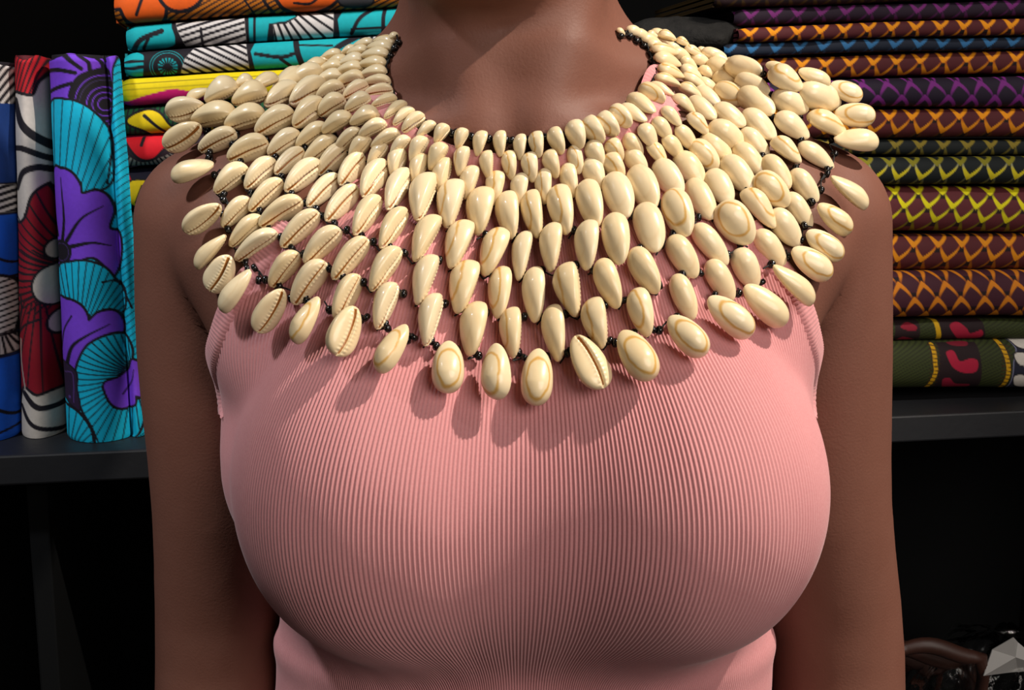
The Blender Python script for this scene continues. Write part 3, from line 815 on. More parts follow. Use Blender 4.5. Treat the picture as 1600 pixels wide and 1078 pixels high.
class Print:
    """colours at cloth points; X,Y are cloth coordinates in photo pixels"""
    def __init__(s, X, Y, bg):
        s.X, s.Y = X, Y; s.c = np.broadcast_to(lin(bg), X.shape + (3,)).copy(); s.clip = np.ones(X.shape)
    def put(s, m, col):
        m = (np.clip(m, 0, 1) * s.clip)[..., None]; s.c = s.c * (1 - m) + lin(col) * m
    def dseg(s, P):
        P = np.array(P, float); d = np.full(s.X.shape, 1e9); f = np.zeros(s.X.shape); n = len(P) - 1
        for i in range(n):
            ax, ay = P[i]; bx, by = P[i + 1]; L = (bx - ax) ** 2 + (by - ay) ** 2 + 1e-9
            t = np.clip(((s.X - ax) * (bx - ax) + (s.Y - ay) * (by - ay)) / L, 0, 1)
            e = np.hypot(s.X - ax - t * (bx - ax), s.Y - ay - t * (by - ay))
            f = np.where(e < d, (i + t) / n, f); d = np.minimum(d, e)
        return d, f
    def mask(s, P, smooth=True):
        Q = smooth_poly(P) if smooth else np.array(P, float)
        d, _ = s.dseg(np.vstack([Q, Q[:1]])); ins = inside(s.X, s.Y, [tuple(q) for q in Q])
        return np.where(ins, d, -d)
    def poly(s, P, col, edge=0, ecol=(22, 18, 26), smooth=True):
        sd = s.mask(P, smooth)
        if edge: s.put(sd + edge + .5, ecol)
        s.put(sd + .5, col); return sd
    def line(s, P, w, col=(22, 18, 26), taper=0, smooth=True):
        P = np.array(P, float)
        if smooth and len(P) > 2:
            Q = np.vstack([2 * P[0] - P[1], P, 2 * P[-1] - P[-2]]); out = []
            for i in range(1, len(Q) - 2):
                for k in range(6):
                    t = k / 6; p0, p1, p2, p3 = Q[i - 1:i + 3]
                    out.append(.5 * (2 * p1 + (p2 - p0) * t + (2 * p0 - 5 * p1 + 4 * p2 - p3) * t * t + (3 * p1 - p0 - 3 * p2 + p3) * t ** 3))
            P = np.array(out + [P[-1]])
        d, f = s.dseg(P); ww = w / 2 * (1 - taper * f); s.put(ww - d + .6, col)
    def fan(s, sd, cx, cy, per, frac, col=(16, 24, 36)):
        """radial lines inside a mask"""
        a = np.degrees(np.arctan2(s.Y - cy, s.X - cx)); r = np.hypot(s.X - cx, s.Y - cy)
        u = np.abs((a / per + .5) % 1 - .5) * per * math.pi / 180 * r
        s.put(np.minimum(frac / 2 - u + .6, sd + .5), col)
    def stripes(s, sd, ang, per, wd, col=(22, 18, 26)):
        c, q = math.cos(math.radians(ang)), math.sin(math.radians(ang))
        v = s.X * c + s.Y * q; u = np.abs((v / per + .5) % 1 - .5) * per
        s.put(np.minimum(wd / 2 - u + .6, sd + .5), col)

def feather(bg, fill, out1, out2, P=37.0, H=22.0, x0=0, skew=.25, up=False, y0=0, strength=(1, .8, .5)):
    def f(X, Y, Yrel, h):
        p = Print(X, Y, bg); V = (h - Yrel) if up else Yrel
        nrow = int(h / H) + 3
        for j in range(nrow, -2, -1):
            v = V - j * H - y0; Xs = X + skew * V + x0 + (P / 2 if j % 2 else 0)
            u = (Xs / P + .5) % 1 - .5
            Ht = H * 1.75; t = v / Ht
            tc = np.clip(t, 0, 1); hw = .45 * np.sin(math.pi * (.28 + .72 * tc)) ** .85 * (1 - .1 * tc)
            m = np.where((t >= 0) & (t <= 1), (hw - np.abs(u)) * P * .8, -2)
            ti = v / (Ht * .76); tic = np.clip(ti, 0, 1); hwi = .41 * np.sin(math.pi * (.28 + .72 * tic)) ** .85 * (1 - .1 * tic)
            mi = np.where((ti >= 0) & (ti <= 1), (hwi - np.abs(u)) * P * .8, -2)
            k = np.clip(strength[min(max(j, 0), len(strength) - 1)], 0, 1)
            oc = tuple(np.array(out1) * k + np.array(bg) * (1 - k))
            p.put(np.minimum(m + .4, (t - .12) * 5), tuple(np.array(out2) * k + np.array(bg) * (1 - k))); p.put(np.minimum(m + .4, (t - .38) * 5), oc)
            p.put(mi + .4, fill)
        return p.c
    return f

# ------------------------------------------------------------------ bolts
def hbolt(label, xl, ytl, ybl, xr, ytr, ybr, b, paint, group, xend=None, depth_=.20, name='fabric_bolt', seed=0, step=1.25, wob=1.0):
    """folded cloth lying on its side; front fold traced by its top and bottom edges"""
    r = random.Random(seed + 11)
    sl, zl0 = onF(xl, ytl, b); _, zl1 = onF(xl, ybl, b); sr, zr0 = onF(xr, ytr, b); _, zr1 = onF(xr, ybr, b)
    xe = xend or xr; se = onF(xe, (ytr + ybr) / 2, b)[0]
    ns = int((xe - xl) / step) + 2; S = np.linspace(sl, se, ns)
    k = (S - sl) / (sr - sl); zt = zl0 + (zr0 - zl0) * k; zb = zl1 + (zr1 - zl1) * k
    # photo column of each station
    PX, _ = project(np.array([SF(s, b, (zt[0] + zb[0]) / 2) for s in S]))
    hp = (ybl - ytl) * .5 + (ybr - ytr) * .5
    zc = (zt + zb) / 2; hh = (zt - zb) / 2
    na = max(12, int(hp / 1.15)); dep = depth_; rad = min(float(hh.mean()), .022)
    prof = []                                            # (y back from the fold, z in half heights, cloth v from 0 top to 1 bottom)
    mm = hp / (2 * float(hh.mean()))                     # px per metre
    for q in np.linspace(dep, rad, 9)[:-1]: prof.append((q, 1.0, -(q - rad) * mm))
    for a in np.linspace(math.pi / 2, -math.pi / 2, na):
        sa = math.sin(a); prof.append((rad * (1 - abs(math.cos(a)) ** .8), math.copysign(abs(sa) ** .9, sa), (1 - math.copysign(abs(sa) ** .9, sa)) / 2 * hp))
    for q in np.linspace(rad, dep, 5)[1:]: prof.append((q, -1.0, hp + (q - rad) * mm))
    prof = np.array(prof); n = len(prof)
    ph = [r.uniform(0, 6) for _ in range(4)]
    V = np.empty((ns, n, 3)); 
    for i, s in enumerate(S):
        wv = .0010 * wob * math.sin(s * 31 + ph[0]) + .0006 * wob * math.sin(s * 83 + ph[1])
        wz = .0006 * wob * math.sin(s * 23 + ph[2])
        e = max(0.0, 1 - (s - sl) / .010); rnd = 1 - .30 * e * e
        zz_ = zc[i] + wz + prof[:, 1] * hh[i] * rnd * .985; yy_ = b + wv + prof[:, 0] + .004 * e * e
        V[i] = ORG + E1 * s + np.outer(yy_, E2) + np.outer(zz_, (0, 0, 1))
    X = np.broadcast_to(PX[:, None], (ns, n)); Yr = np.broadcast_to(prof[None, :, 2], (ns, n))
    kk = (PX - xl) / (xr - xl); Y = Yr + (ytl + (ytr - ytl) * kk)[:, None]
    cols = paint(X, Y, Yr, hp).reshape(-1, 3)
    F = grid_faces(ns, n, wrap=False)
    V2 = V.reshape(-1, 3); cen = SF((sl + se) / 2, b + dep / 2, float(zb.mean()))
    o = mesh_obj(name, V2, F, M['cotton'], None, colors=cols, origin=cen)
    tag(o, label, 'fabric', group)
    # folded layers seen at the ends
    lv, lf, lc = [], [], []; nl_ = max(3, int(hp / 9))
    for end, ss, i0 in ((-1, sl + .0012, 0), (1, se - .0012, ns - 1)):
        for q in range(nl_):
            z0 = zb[i0] + 2 * hh[i0] * (q + .16) / nl_; z1 = zb[i0] + 2 * hh[i0] * (q + .84) / nl_
            v, f = fbox(ss - .001, ss + .001, b + .012, b + dep, z0, z1); k0 = len(lv)
            lv += list(v); lf += [tuple(a_ + k0 for a_ in f_) for f_ in f]; lc += [cols[(i0 * n) + n // 2] * .8] * 8
    c_ = mesh_obj('folded_edge', np.array(lv) - cen, lf, M['cotton'], o, smooth=False, colors=np.array(lc)); tag(c_, kind='stuff')
    return o

def vbolt(label, xlt, xlb, xrt, xrb, yt, yb, b, paint, sect, group, seed=0, step=1.7, depth_=.07):
    """rolled cloth standing on end. sect(f) -> bulge towards the viewer for f in 0..1 across"""
    r = random.Random(seed); ph = [r.uniform(0, 6) for _ in range(4)]
    s_lt, z_t = onF(xlt, yt, b); s_lb, z_b = onF(xlb, yb, b); s_rt = onF(xrt, yt, b)[0]; s_rb = onF(xrb, yb, b)[0]
    z_b = ZS_TOP + .0005
    hpx = yb - yt; nr = int(hpx / step) + 2; nc = int(max(xrb - xlb, xrt - xlt) / step) + 2
    fr_ = (1 - np.cos(np.linspace(0, math.pi, nc))) / 2 * .35 + np.linspace(0, 1, nc) * .65
    V = []; X = []; Y = []
    nback = 8
    for i in range(nr):
        t = i / (nr - 1); z = z_t + (z_b - z_t) * t; sl = s_lt + (s_lb - s_lt) * t; sr = s_rt + (s_rb - s_rt) * t
        xl = xlt + (xlb - xlt) * t; xr = xrt + (xrb - xrt) * t; e = max(0, 1 - t * hpx / 9.0); e2 = max(0, 1 - (1 - t) * hpx / 7.0)
        shr = 1 - .05 * e * e - .04 * e2 * e2
        for f in fr_:
            ff = .5 + (f - .5) * shr; wob = .0010 * math.sin(z * 40 + ph[0] + f * 3) + .0007 * math.sin(z * 95 + ph[1])
            y = b + depth_ * .5 - depth_ * .5 * sect(f, t) * (1 - .10 * e * e) + wob
            V.append(SF(sl + (sr - sl) * ff, y, z + .002 * math.sin(f * 9 + ph[2]) * (e if t < .5 else 0))); X.append(xl + (xr - xl) * f); Y.append(yt + hpx * t)
        for k in range(1, nback):
            f = 1 - k / nback; V.append(SF(sl + (sr - sl) * (.5 + (f - .5) * shr), b + depth_ * .5 + depth_ * .5 * math.sin(math.pi * f) ** .5, z))
            X.append(xr + (xr - xl) * k / nback); Y.append(yt + hpx * t)
    n = nc + nback - 1; X = np.array(X); Y = np.array(Y); cols = paint(X, Y)
    V = np.array(V); F = grid_faces(nr, n, wrap=True, flip=False)
    cen = SF((s_lt + s_rt) / 2, b + depth_ / 2, z_b)
    o = mesh_obj('fabric_bolt', V, F, M['cotton'], None, colors=cols.reshape(-1, 3), origin=cen); tag(o, label, 'fabric', group)
    # wound layers on the top end
    lv, lf, lc = [], [], []
    for q in range(5):
        g = .94 - q * .17; top = []
        for f in list(np.linspace(0, 1, 20)): top.append((f, 1))
        for f in list(np.linspace(1, 0, 20))[1:-1]: top.append((f, -1))
        k0 = len(lv); m_ = len(top)
        for dz, gg in ((-.004, g), (.0012 - q * .0003, g), (.0012 - q * .0003, g - .10), (-.004, g - .10)):
            for f, sg in top:
                y = depth_ * .5 * (sect(f, 0) if sg > 0 else -math.sin(math.pi * f) ** .5)
                lv.append(SF(s_lt + (s_rt - s_lt) * (.5 + (f - .5) * gg), b + depth_ * .5 - y * gg, z_t + dz)); lc.append(cols.reshape(-1, 3)[nc // 3])
        for a_ in range(3):
            for c2 in range(m_): lf.append((k0 + a_ * m_ + c2, k0 + a_ * m_ + (c2 + 1) % m_, k0 + (a_ + 1) * m_ + (c2 + 1) % m_, k0 + (a_ + 1) * m_ + c2))
    c_ = mesh_obj('wound_edge', np.array(lv) - cen, lf, M['cotton'], o, colors=np.array(lc)); tag(c_, kind='stuff')
    return o

BK = (24, 20, 28); PU = (122, 66, 215); CY = (10, 190, 228); TE = (14, 168, 178); WH = (214, 208, 206)
w1 = lambda pts: [(x / 3.171, 60 + y / 3.171) for x, y in pts]
w2 = lambda pts: [(x / 3.171, 380 + y / 3.171) for x, y in pts]
def paint_purple(X, Y):
    p = Print(X, Y, CY)
    # right lobe lines
    sd = np.where(X > 164 + (Y - 90) * .06, 3.0, -3.0)
    a = np.abs(((Y + (X - 165) * .75) / 12 + .5) % 1 - .5) * 12; p.put(np.minimum(1.5 - a, sd), (14, 40, 60))
    p.poly(w1([(195, 60), (540, 60), (540, 150), (522, 420), (440, 335), (330, 292), (212, 325)]), PU, 3)
    hub = p.mask(w1([(345, 250), (380, 190), (440, 160), (520, 150), (530, 300), (515, 400), (440, 320), (350, 290)]))
    p.put(hub + 3, BK)
    for rr in (44, 37, 26, 18, 10):
        d = np.hypot(X - 160, Y - 158); p.put(np.minimum(1.2 - np.abs(d - rr), hub + 2), PU if rr != 37 else (60, 50, 90))
    for q in ([(195, 150), (280, 150), (370, 165)], [(205, 255), (270, 235), (350, 215)], [(225, 90), (290, 80), (340, 105), (400, 145)], [(380, 80), (430, 110), (440, 150)], [(470, 80), (490, 110), (500, 145)]):
        p.line(w1(q), 6)
    # first fan
    fan1 = w1([(214, 330), (330, 296), (440, 340), (522, 440), (540, 560), (528, 700), (440, 738), (405, 735), (372, 655), (290, 625), (225, 650)])
    sd = p.poly(fan1, CY, 4); p.fan(sd, 78, 430, 3.6, 1.8)
    p.line(w1([(522, 430), (535, 520), (520, 700)]), 3)
    # first purple flower
    fl = w1([(180, 1060), (232, 660), (290, 628), (350, 648), (390, 700), (405, 748), (470, 735), (520, 765), (545, 835), (528, 920), (570, 950), (583, 1020), (572, 1110), (545, 1160), (500, 1090), (430, 1060), (250, 1130)])
    p.poly(fl, PU, 4.5)
    for q, w_ in (([(290, 1000), (305, 860), (288, 670)], 7), ([(320, 980), (400, 870), (505, 810)], 7), ([(340, 1010), (450, 990), (540, 1010)], 7), ([(260, 960), (245, 860)], 5)):
        p.line(w1(q), w_, taper=.8)
    d = np.hypot(X - 90, Y - 388); p.put(20 - d, BK); p.put(1.0 - np.abs(d - 14), (70, 50, 110))
    # second fan and flower
    fan2 = w2([(262, 115), (340, 75), (430, 70), (510, 105), (560, 175), (600, 230), (590, 335), (500, 330), (440, 360), (395, 290), (320, 262), (268, 285)])
    sd = p.poly(fan2, CY, 4); p.fan(sd, 118, 540, 5.2, 2.0)
    p.line(w2([(500, 175), (560, 175), (600, 230), (640, 320)]), 3)
    p.poly(w2([(250, 290), (320, 265), (385, 285), (420, 325), (437, 368), (480, 332), (540, 325), (580, 360), (592, 440), (520, 452), (440, 490), (390, 560), (365, 625), (270, 600)]), PU, 4.5)
    p.line(w2([(315, 600), (350, 500), (430, 440), (535, 392)]), 8, taper=.8); p.line(w2([(280, 520), (300, 420), (345, 345)]), 3)
    # third fan
    fan3 = w2([(592, 455), (520, 452), (440, 490), (395, 560), (372, 640), (378, 740), (410, 830), (455, 910), (475, 1030), (640, 1010), (700, 900), (692, 800), (600, 830), (545, 790), (515, 700), (580, 670), (632, 600), (635, 520)])
    sd = p.poly(fan3, CY, 4.5); p.fan(sd, 203, 590, 7.5, 2.0)
    p.poly(w2([(515, 695), (580, 672), (625, 640), (645, 590), (690, 640), (700, 780), (660, 775), (655, 820), (600, 832), (545, 790)]), PU, 4)
    p.line(w2([(600, 760), (640, 700), (650, 640)]), 3, taper=.6)
    p.poly(w2([(275, 600), (365, 628), (372, 720), (385, 830), (290, 800)]), (44, 28, 58), 3)
    p.line(w2([(300, 640), (350, 645), (355, 790)]), 1.5, (90, 60, 130)); p.put(3 - np.hypot(X - 104, Y - 622), (90, 60, 140))
    sd = p.poly(w2([(280, 800), (340, 815), (410, 860), (460, 940), (470, 1040), (280, 1040)]), CY, 3); p.fan(sd, 100, 720, 11, 2)
    p.line(w2([(290, 805), (380, 835), (450, 920), (472, 1040)]), 5)
    return p.c
def paint_red(X, Y):
    RD = (138, 16, 34); p = Print(X, Y, RD)
    sd = p.poly(w1([(30, 80), (210, 80), (205, 170), (160, 250), (130, 270), (40, 250)]), (190, 26, 38), 0); p.stripes(sd, 20, 7, 2.6, BK)
    p.poly(w1([(40, 300), (60, 265), (110, 275), (160, 275), (190, 200), (260, 160), (260, 700), (215, 700), (150, 760), (110, 870), (60, 865), (40, 600)]), (196, 188, 182), 5, BK)
    for q, w_ in (([(60, 300), (110, 420), (230, 520)], 12), ([(40, 530), (120, 535), (240, 590)], 9), ([(70, 725), (110, 650), (180, 625), (240, 640)], 10)): p.line(w1(q), w_, BK)
    sd = p.mask(w1([(230, 690), (150, 770), (100, 880), (50, 880), (50, 1300), (260, 1300), (260, 690)]) ); p.fan(sd, 110, 430, 7, 2.6, BK)
    sd = p.mask(w2([(50, 0), (230, 0), (230, 330), (270, 460), (290, 780), (90, 740), (60, 300)])); p.fan(np.where(Y > 470, sd, -9), 60, 430, 8, 2.6, BK)
    p.fan(np.where((Y > 385) & (Y <= 470), sd, -9), 110, 430, 8, 2.6, BK)
    for cx, cy, rr in ((262, 25, 50), (262, 205, 100), (290, 400, 62)):
        d = np.hypot(X - cx / 3.171, Y - 380 - cy / 3.171); r_ = rr / 3.171; p.put(r_ + 4 - d, BK); p.put(r_ - d, (198, 190, 180))
    p.line(w2([(60, 470), (120, 400), (200, 370)]), 4, BK); p.line(w2([(90, 250), (95, 330), (70, 420)]), 4, BK)
    p.poly(w2([(100, 750), (180, 770), (300, 770), (310, 1010), (90, 1000)]), (196, 188, 178), 5, BK)
    p.line(w2([(110, 760), (190, 830), (310, 830)]), 9, BK); p.line(w2([(90, 830), (160, 920), (290, 965)]), 7, BK)
    p.line(w2([(88, 480), (90, 600), (115, 740)]), 3, (170, 160, 150))
    return p.c
def paint_blue(X, Y):
    p = Print(X, Y, (24, 60, 130)); 
    sd = p.poly([(-120, 85), (14, 95), (14, 158), (-120, 158)], WH, 0, smooth=False); p.stripes(sd, 30, 8, 4, BK)
    sd = p.poly([(-120, 284), (14, 284), (16, 328), (-120, 328)], WH, 3, smooth=False); p.stripes(sd, 70, 10, 5, BK)
    p.poly([(-120, 332), (30, 332), (30, 430), (-120, 425)], (20, 92, 214), 3, smooth=False)
    sd = p.poly([(-60, 432), (6, 434), (16, 470), (14, 510), (4, 522), (-60, 522)], WH, 5); p.stripes(sd, 75, 9, 3, BK)
    sd = p.poly([(-60, 528), (15, 526), (19, 555), (-60, 560)], WH, 3, smooth=False); p.fan(sd, -6, 500, 9, 3, BK)
    p.poly([(-120, 564), (30, 562), (30, 720), (-120, 720)], (24, 98, 224), 3, smooth=False)
    p.line([(-60, 600), (0, 650), (30, 664)], 5, BK); p.line([(-60, 700), (0, 684), (30, 676)], 4, BK); p.line([(-60, 360), (0, 404), (30, 410)], 4, BK)
    return p.c

GV = 'printed cloth bolts standing upright at the left end of the shelf'
vbolt('purple and turquoise flower print cloth roll standing upright nearest the arm', 65, 95, 180, 226, 86, 694, .030, paint_purple,
      lambda f, t: (math.sin(math.pi * min(f / .86, 1)) ** .5 if f < .80 else (.30 + .25 * math.sin(math.pi * min(1, (f - .80) / .2)))) * (1 if f < .99 else .3), GV, 1)
vbolt('dark red and white flower print cloth roll standing upright second from the left', 10, 21, 64, 96, 88, 692, .055, paint_red, lambda f, t: math.sin(math.pi * f) ** .45 if 0 < f < 1 else 0, GV, 2, depth_=.09)
vbolt('bright blue and white print cloth roll at the far left edge of the shelf', -110, -90, 11, 20, 96, 698, .045, paint_blue, lambda f, t: math.sin(math.pi * f) ** .5 if 0 < f < 1 else 0, GV, 3, depth_=.08)

w3 = lambda pts: [(160 + x / 3.333, y / 3.333) for x, y in pts]
def L0(X, Y, R, h):
    p = Print(X, Y, (196, 112, 22)); p.stripes(np.full(X.shape, 9.), 62, 7, 2.6, BK)
    p.line(w3([(810, -60), (850, 20), (900, 80)]), 5, BK); p.line(w3([(700, -60), (760, 30), (800, 90)]), 3, BK)
    for P in ([(40, -60), (50, 20), (95, 30), (130, 90), (220, 115), (300, 95), (325, 40), (330, -60)], [(320, -40), (335, 20), (400, 45), (480, 20), (510, -40)], [(920, -60), (930, 20), (980, 55), (1050, 65), (1130, 55), (1200, 20), (1240, -60)]):
        p.poly(w3(P), (226, 92, 18), 6, BK)
    p.line(w3([(175, 65), (195, 20), (215, -30)]), 5, BK); p.line(w3([(1000, 20), (1080, 25), (1130, -10)]), 4, BK)
    sd = p.poly(w3([(1240, -60), (1380, -60), (1400, 25), (1250, 30)]), (60, 60, 66), 3, BK)
    return p.c
def L1(X, Y, R, h):
    p = Print(X, Y, BK)
    p.poly(w3([(90, 60), (330, 90), (365, 150), (378, 210), (340, 245), (90, 280)]), TE, 0)
    p.line(w3([(150, 270), (200, 205), (310, 160)]), 8, BK); p.line(w3([(240, 200), (210, 250)]), 5, BK)
    sd = p.poly(w3([(370, 60), (740, 40), (750, 240), (520, 240), (430, 240), (395, 160)]), WH, 0, smooth=False); p.stripes(sd, 72, 9.5, 4.2, BK); p.line(w3([(515, 150), (520, 240)]), 4, BK)
    p.poly(w3([(765, 40), (1010, 30), (1010, 85), (960, 110), (870, 125), (850, 250), (765, 250)]), TE, 0, smooth=False); p.line(w3([(798, 40), (790, 250)]), 4, BK)
    sd = p.poly(w3([(890, 130), (960, 125), (1015, 90), (1040, 30), (1210, 30), (1200, 250), (900, 250)]), WH, 0, smooth=False); p.fan(sd, 410, -30, 7, 4, BK)
    p.poly(w3([(1228, 100), (1260, 50), (1600, 20), (1600, 210), (1240, 200)]), TE, 0, smooth=False)
    p.line(w3([(1430, 30), (1345, 90), (1300, 170)]), 6, BK); p.line(w3([(1300, 150), (1480, 140)]), 3.5, BK); p.line(w3([(1485, 20), (1465, 90), (1465, 200)]), 6, BK)
    return p.c
def L2(X, Y, R, h):
    p = Print(X, Y, BK)
    p.poly(w3([(80, 250), (200, 275), (215, 320), (190, 420), (80, 430)]), TE, 0); p.line(w3([(80, 320), (230, 320)]), 5, BK); p.line(w3([(80, 370), (230, 350)]), 6, BK)
    d = np.hypot(X - 262, Y - 106)
    for rr in (28, 24): p.put(.9 - np.abs(d - rr), TE)
    sd = 16 - d; p.put(sd, TE); p.fan(sd, 262, 106, 22, 2.4, BK); p.put(5 - d, BK)
    sd = p.poly(w3([(500, 225), (750, 215), (765, 370), (400, 400), (430, 310)]), WH, 0, smooth=False); p.stripes(sd, 118, 9.5, 4, BK)
    p.poly(w3([(775, 270), (800, 220), (900, 190), (1340, 170), (1350, 230), (1300, 300), (1180, 400), (800, 400)]), TE, 0, smooth=False)
    p.line(w3([(800, 285), (930, 300), (1000, 280)]), 6, BK); p.line(w3([(1010, 190), (1020, 280), (1060, 380)]), 9, BK); p.line(w3([(930, 310), (1020, 370)]), 5, BK); p.line(w3([(1170, 370), (1210, 260), (1340, 180)]), 9, BK); p.line(w3([(1030, 235), (1200, 235)]), 3, BK)
    sd = p.poly(w3([(1370, 170), (1640, 150), (1640, 330), (1400, 330)]), WH, 0, smooth=False); p.stripes(sd, 25, 8, 4.2, BK)
    return p.c
def L3(X, Y, R, h):
    p = Print(X, Y, (232, 206, 10)); u = np.abs((R / (h / 4.6) + .5) % 1 - .5) * h / 4.6; p.put(1.1 - u, (40, 34, 16))
    p.poly([(183, 166), (208, 154), (240, 145), (270, 139), (296, 143), (316, 150), (330, 165), (250, 185)], (196, 14, 104), 0)
    return p.c
def L4(X, Y, R, h):
    p = Print(X, Y, (22, 78, 44)); p.stripes(np.full(X.shape, 9.), 12, 8, 2.6, BK)
    p.poly(w3([(135, 640), (160, 600), (240, 570), (300, 590), (345, 650), (380, 660), (450, 600), (560, 620), (560, 780), (350, 790), (240, 690)]), (232, 198, 12), 4, BK); p.line(w3([(220, 600), (300, 670), (400, 720)]), 6, BK, taper=.5)
    return p.c
def L5(X, Y, R, h):
    p = Print(X, Y, (44, 26, 36)); sd = p.poly([(150, 225), (184, 228), (200, 245), (225, 256), (270, 240), (300, 230), (300, 300), (200, 300), (150, 290)], (150, 138, 130), 0); p.fan(sd, 225, 215, 9, 2.6, BK)
    p.poly(w3([(130, 740), (140, 700), (450, 690), (480, 740), (380, 800), (330, 770), (260, 830), (190, 825)]), (214, 20, 36), 4, BK); p.line(w3([(225, 700), (205, 760)]), 5, BK)
    p.put(2 - np.abs(R - 2), (170, 20, 60)); return p.c
def L6(X, Y, R, h):
    p = Print(X, Y, (20, 18, 38)); p.poly([(180, 280), (190, 262), (205, 280), (200, 300)], (180, 30, 50), 0); p.poly([(198, 300), (205, 284), (225, 282), (240, 290), (235, 325), (205, 322)], (224, 192, 16), 3); p.line([(210, 318), (222, 290)], 3, BK); return p.c
def dark(c1, c2):
    def f(X, Y, R, h):
        p = Print(X, Y, c1); p.stripes(np.full(X.shape, 9.), 35, 14, 4, c2); return p.c
    return f
GL = 'printed cloth bolts in the left stack'
hbolt('orange cloth bolt with red-orange flowers, topmost of the left stack', 176, -14, 36, 625, -34, 8, .07, L0, GL, xend=740, step=1.0, seed=1)
hbolt('teal, black and white cloth bolt directly under the orange one', 195, 39, 79, 625, 10, 50, .075, L1, GL, xend=740, step=1.0, seed=2)
hbolt('teal and white cloth bolt resting on the yellow striped one', 192, 81, 120, 625, 52, 98, .07, L2, GL, xend=740, step=1.0, seed=3)
hbolt('yellow striped cloth bolt with a magenta patch in the left stack', 185, 122, 166, 625, 99, 140, .068, L3, GL, xend=740, step=1.0, seed=4)
hbolt('green cloth bolt with a yellow flower in the left stack', 184, 168, 211, 625, 142, 186, .072, L4, GL, xend=740, step=1.0, seed=5)
hbolt('red flower and striped cloth bolt under the green one in the left stack', 181, 213, 262, 625, 188, 240, .075, L5, GL, xend=740, step=1.0, seed=6)
hbolt('dark cloth bolt with yellow flower just above the left shoulder', 184, 264, 330, 625, 242, 310, .08, L6, GL, xend=740, step=1.0, seed=7)
ys = [332, 392, 452, 515, 580, 640]
_,zlow = onF(300, 700, .08)
labs = ['dark green cloth bolt in the left stack behind the arm', 'navy cloth bolt in the left stack behind the arm', 'dark teal cloth bolt low in the left stack behind the arm', 'dark brown cloth bolt low in the left stack behind the arm', 'dark green cloth bolt at the bottom of the left stack behind the arm']
cs = [((18, 34, 34), (30, 60, 56)), ((16, 18, 40), (30, 34, 70)), ((10, 44, 46), (20, 80, 80)), ((34, 20, 20), (60, 36, 30)), ((14, 36, 34), (24, 66, 60))]
for i in range(5):
    hbolt(labs[i], 188, ys[i], ys[i + 1] - 2, 625, ys[i] - 22, ys[i + 1] - 24 + (6 if i < 4 else 14), .08, dark(*cs[i]), GL, xend=740, seed=20 + i, step=4)

GR = 'printed cloth bolts in the right stack'
MR = (66, 26, 30); DK = (20, 15, 20)
OR_ = feather((32, 16, 20), MR, (238, 150, 16), (150, 74, 14), x0=8)
def Rf(x0, y0=0, strength=(1, .85, .55), **k): return feather((32, 16, 20), (84, 32, 36), (242, 152, 14), (196, 92, 14), x0=x0, y0=y0, strength=strength, **k)
RB = [
 ('dark maroon cloth bolt at the very top of the right stack', 1120, -16, 12, 1600, -32, -4, feather((24, 14, 18), (40, 22, 26), (120, 90, 20), (70, 30, 30), x0=5, strength=(.5, .5, .4))),
 ('plum purple feather print cloth bolt, second from the top of the right stack', 1150, 14, 41, 1600, -2, 25, feather((30, 16, 34), (34, 18, 36), (136, 40, 130), (84, 24, 84), x0=8, H=20, y0=-18, strength=(.8, .5, .3))),
 ('orange and maroon feather print cloth bolt above the blue one', 1157, 42, 66, 1600, 27, 54, Rf(10, -22)),
 ('dark blue feather print cloth bolt, thin, high in the right stack', 1134, 67, 89, 1600, 56, 76, feather((20, 26, 38), (26, 34, 50), (52, 120, 176), (34, 58, 84), x0=6, y0=-22, strength=(.9, .6, .3))),
 ('orange and maroon feather print cloth bolt directly under the blue one', 1170, 90, 124, 1600, 78, 115, Rf(2, -20)),
 ('black cloth bolt with bright purple feather print in the right stack', 1174, 128, 169, 1600, 117, 167, feather((30, 20, 38), (34, 24, 42), (164, 48, 168), (110, 34, 120), x0=12, up=True, y0=2, strength=(.7, 1, .8))),
 ('orange and maroon feather print cloth bolt under the purple one', 1180, 170, 217, 1600, 169, 216, Rf(14, -20, (1, .9, .35))),
 ('thin black cloth bolt with white and olive feather print', 1185, 218, 243, 1600, 218, 243, feather((18, 22, 22), (22, 28, 28), (150, 130, 40), (120, 112, 40), x0=4, y0=-24, strength=(.9, .7, .3))),
 ('black cloth bolt with white and yellow feather print above the bright yellow one', 1190, 245, 288, 1600, 245, 290, feather((18, 24, 24), (22, 28, 28), (212, 196, 30), (150, 150, 120), x0=12, y0=-24, strength=(.6, 1, .5))),
 ('bright yellow and maroon feather print cloth bolt in the right stack', 1195, 290, 365, 1600, 292, 365, feather((40, 22, 26), (98, 42, 46), (236, 224, 18), (150, 140, 20), x0=2, y0=-24, H=22, strength=(1, 1, .9, .5))),
 ('orange and maroon feather print cloth bolt under the bright yellow one', 1200, 367, 424, 1600, 366, 424, Rf(10, -20, (.9, .9, .6, .3), H=23)),
 ('orange arrowhead print cloth bolt with upward points near the bottom of the right stack', 1200, 426, 500, 1600, 425, 499, feather((32, 16, 22), (66, 28, 40), (232, 138, 22), (140, 66, 20), x0=6, up=True, y0=-6, H=24, strength=(.9, .9, .9, .7))),
]
for i, (lab, xl, a, b_, xr, c_, d_, pf) in enumerate(RB):
    hbolt(lab, xl, a, b_ - 1.0, xr, c_, d_ - 1.0, .05 + .008 * math.sin(i * 2.1), pf, GR, xend=1760, seed=40 + i)
w5 = lambda pts: [(1300 + x / 2.993, 280 + y / 2.993) for x, y in pts]
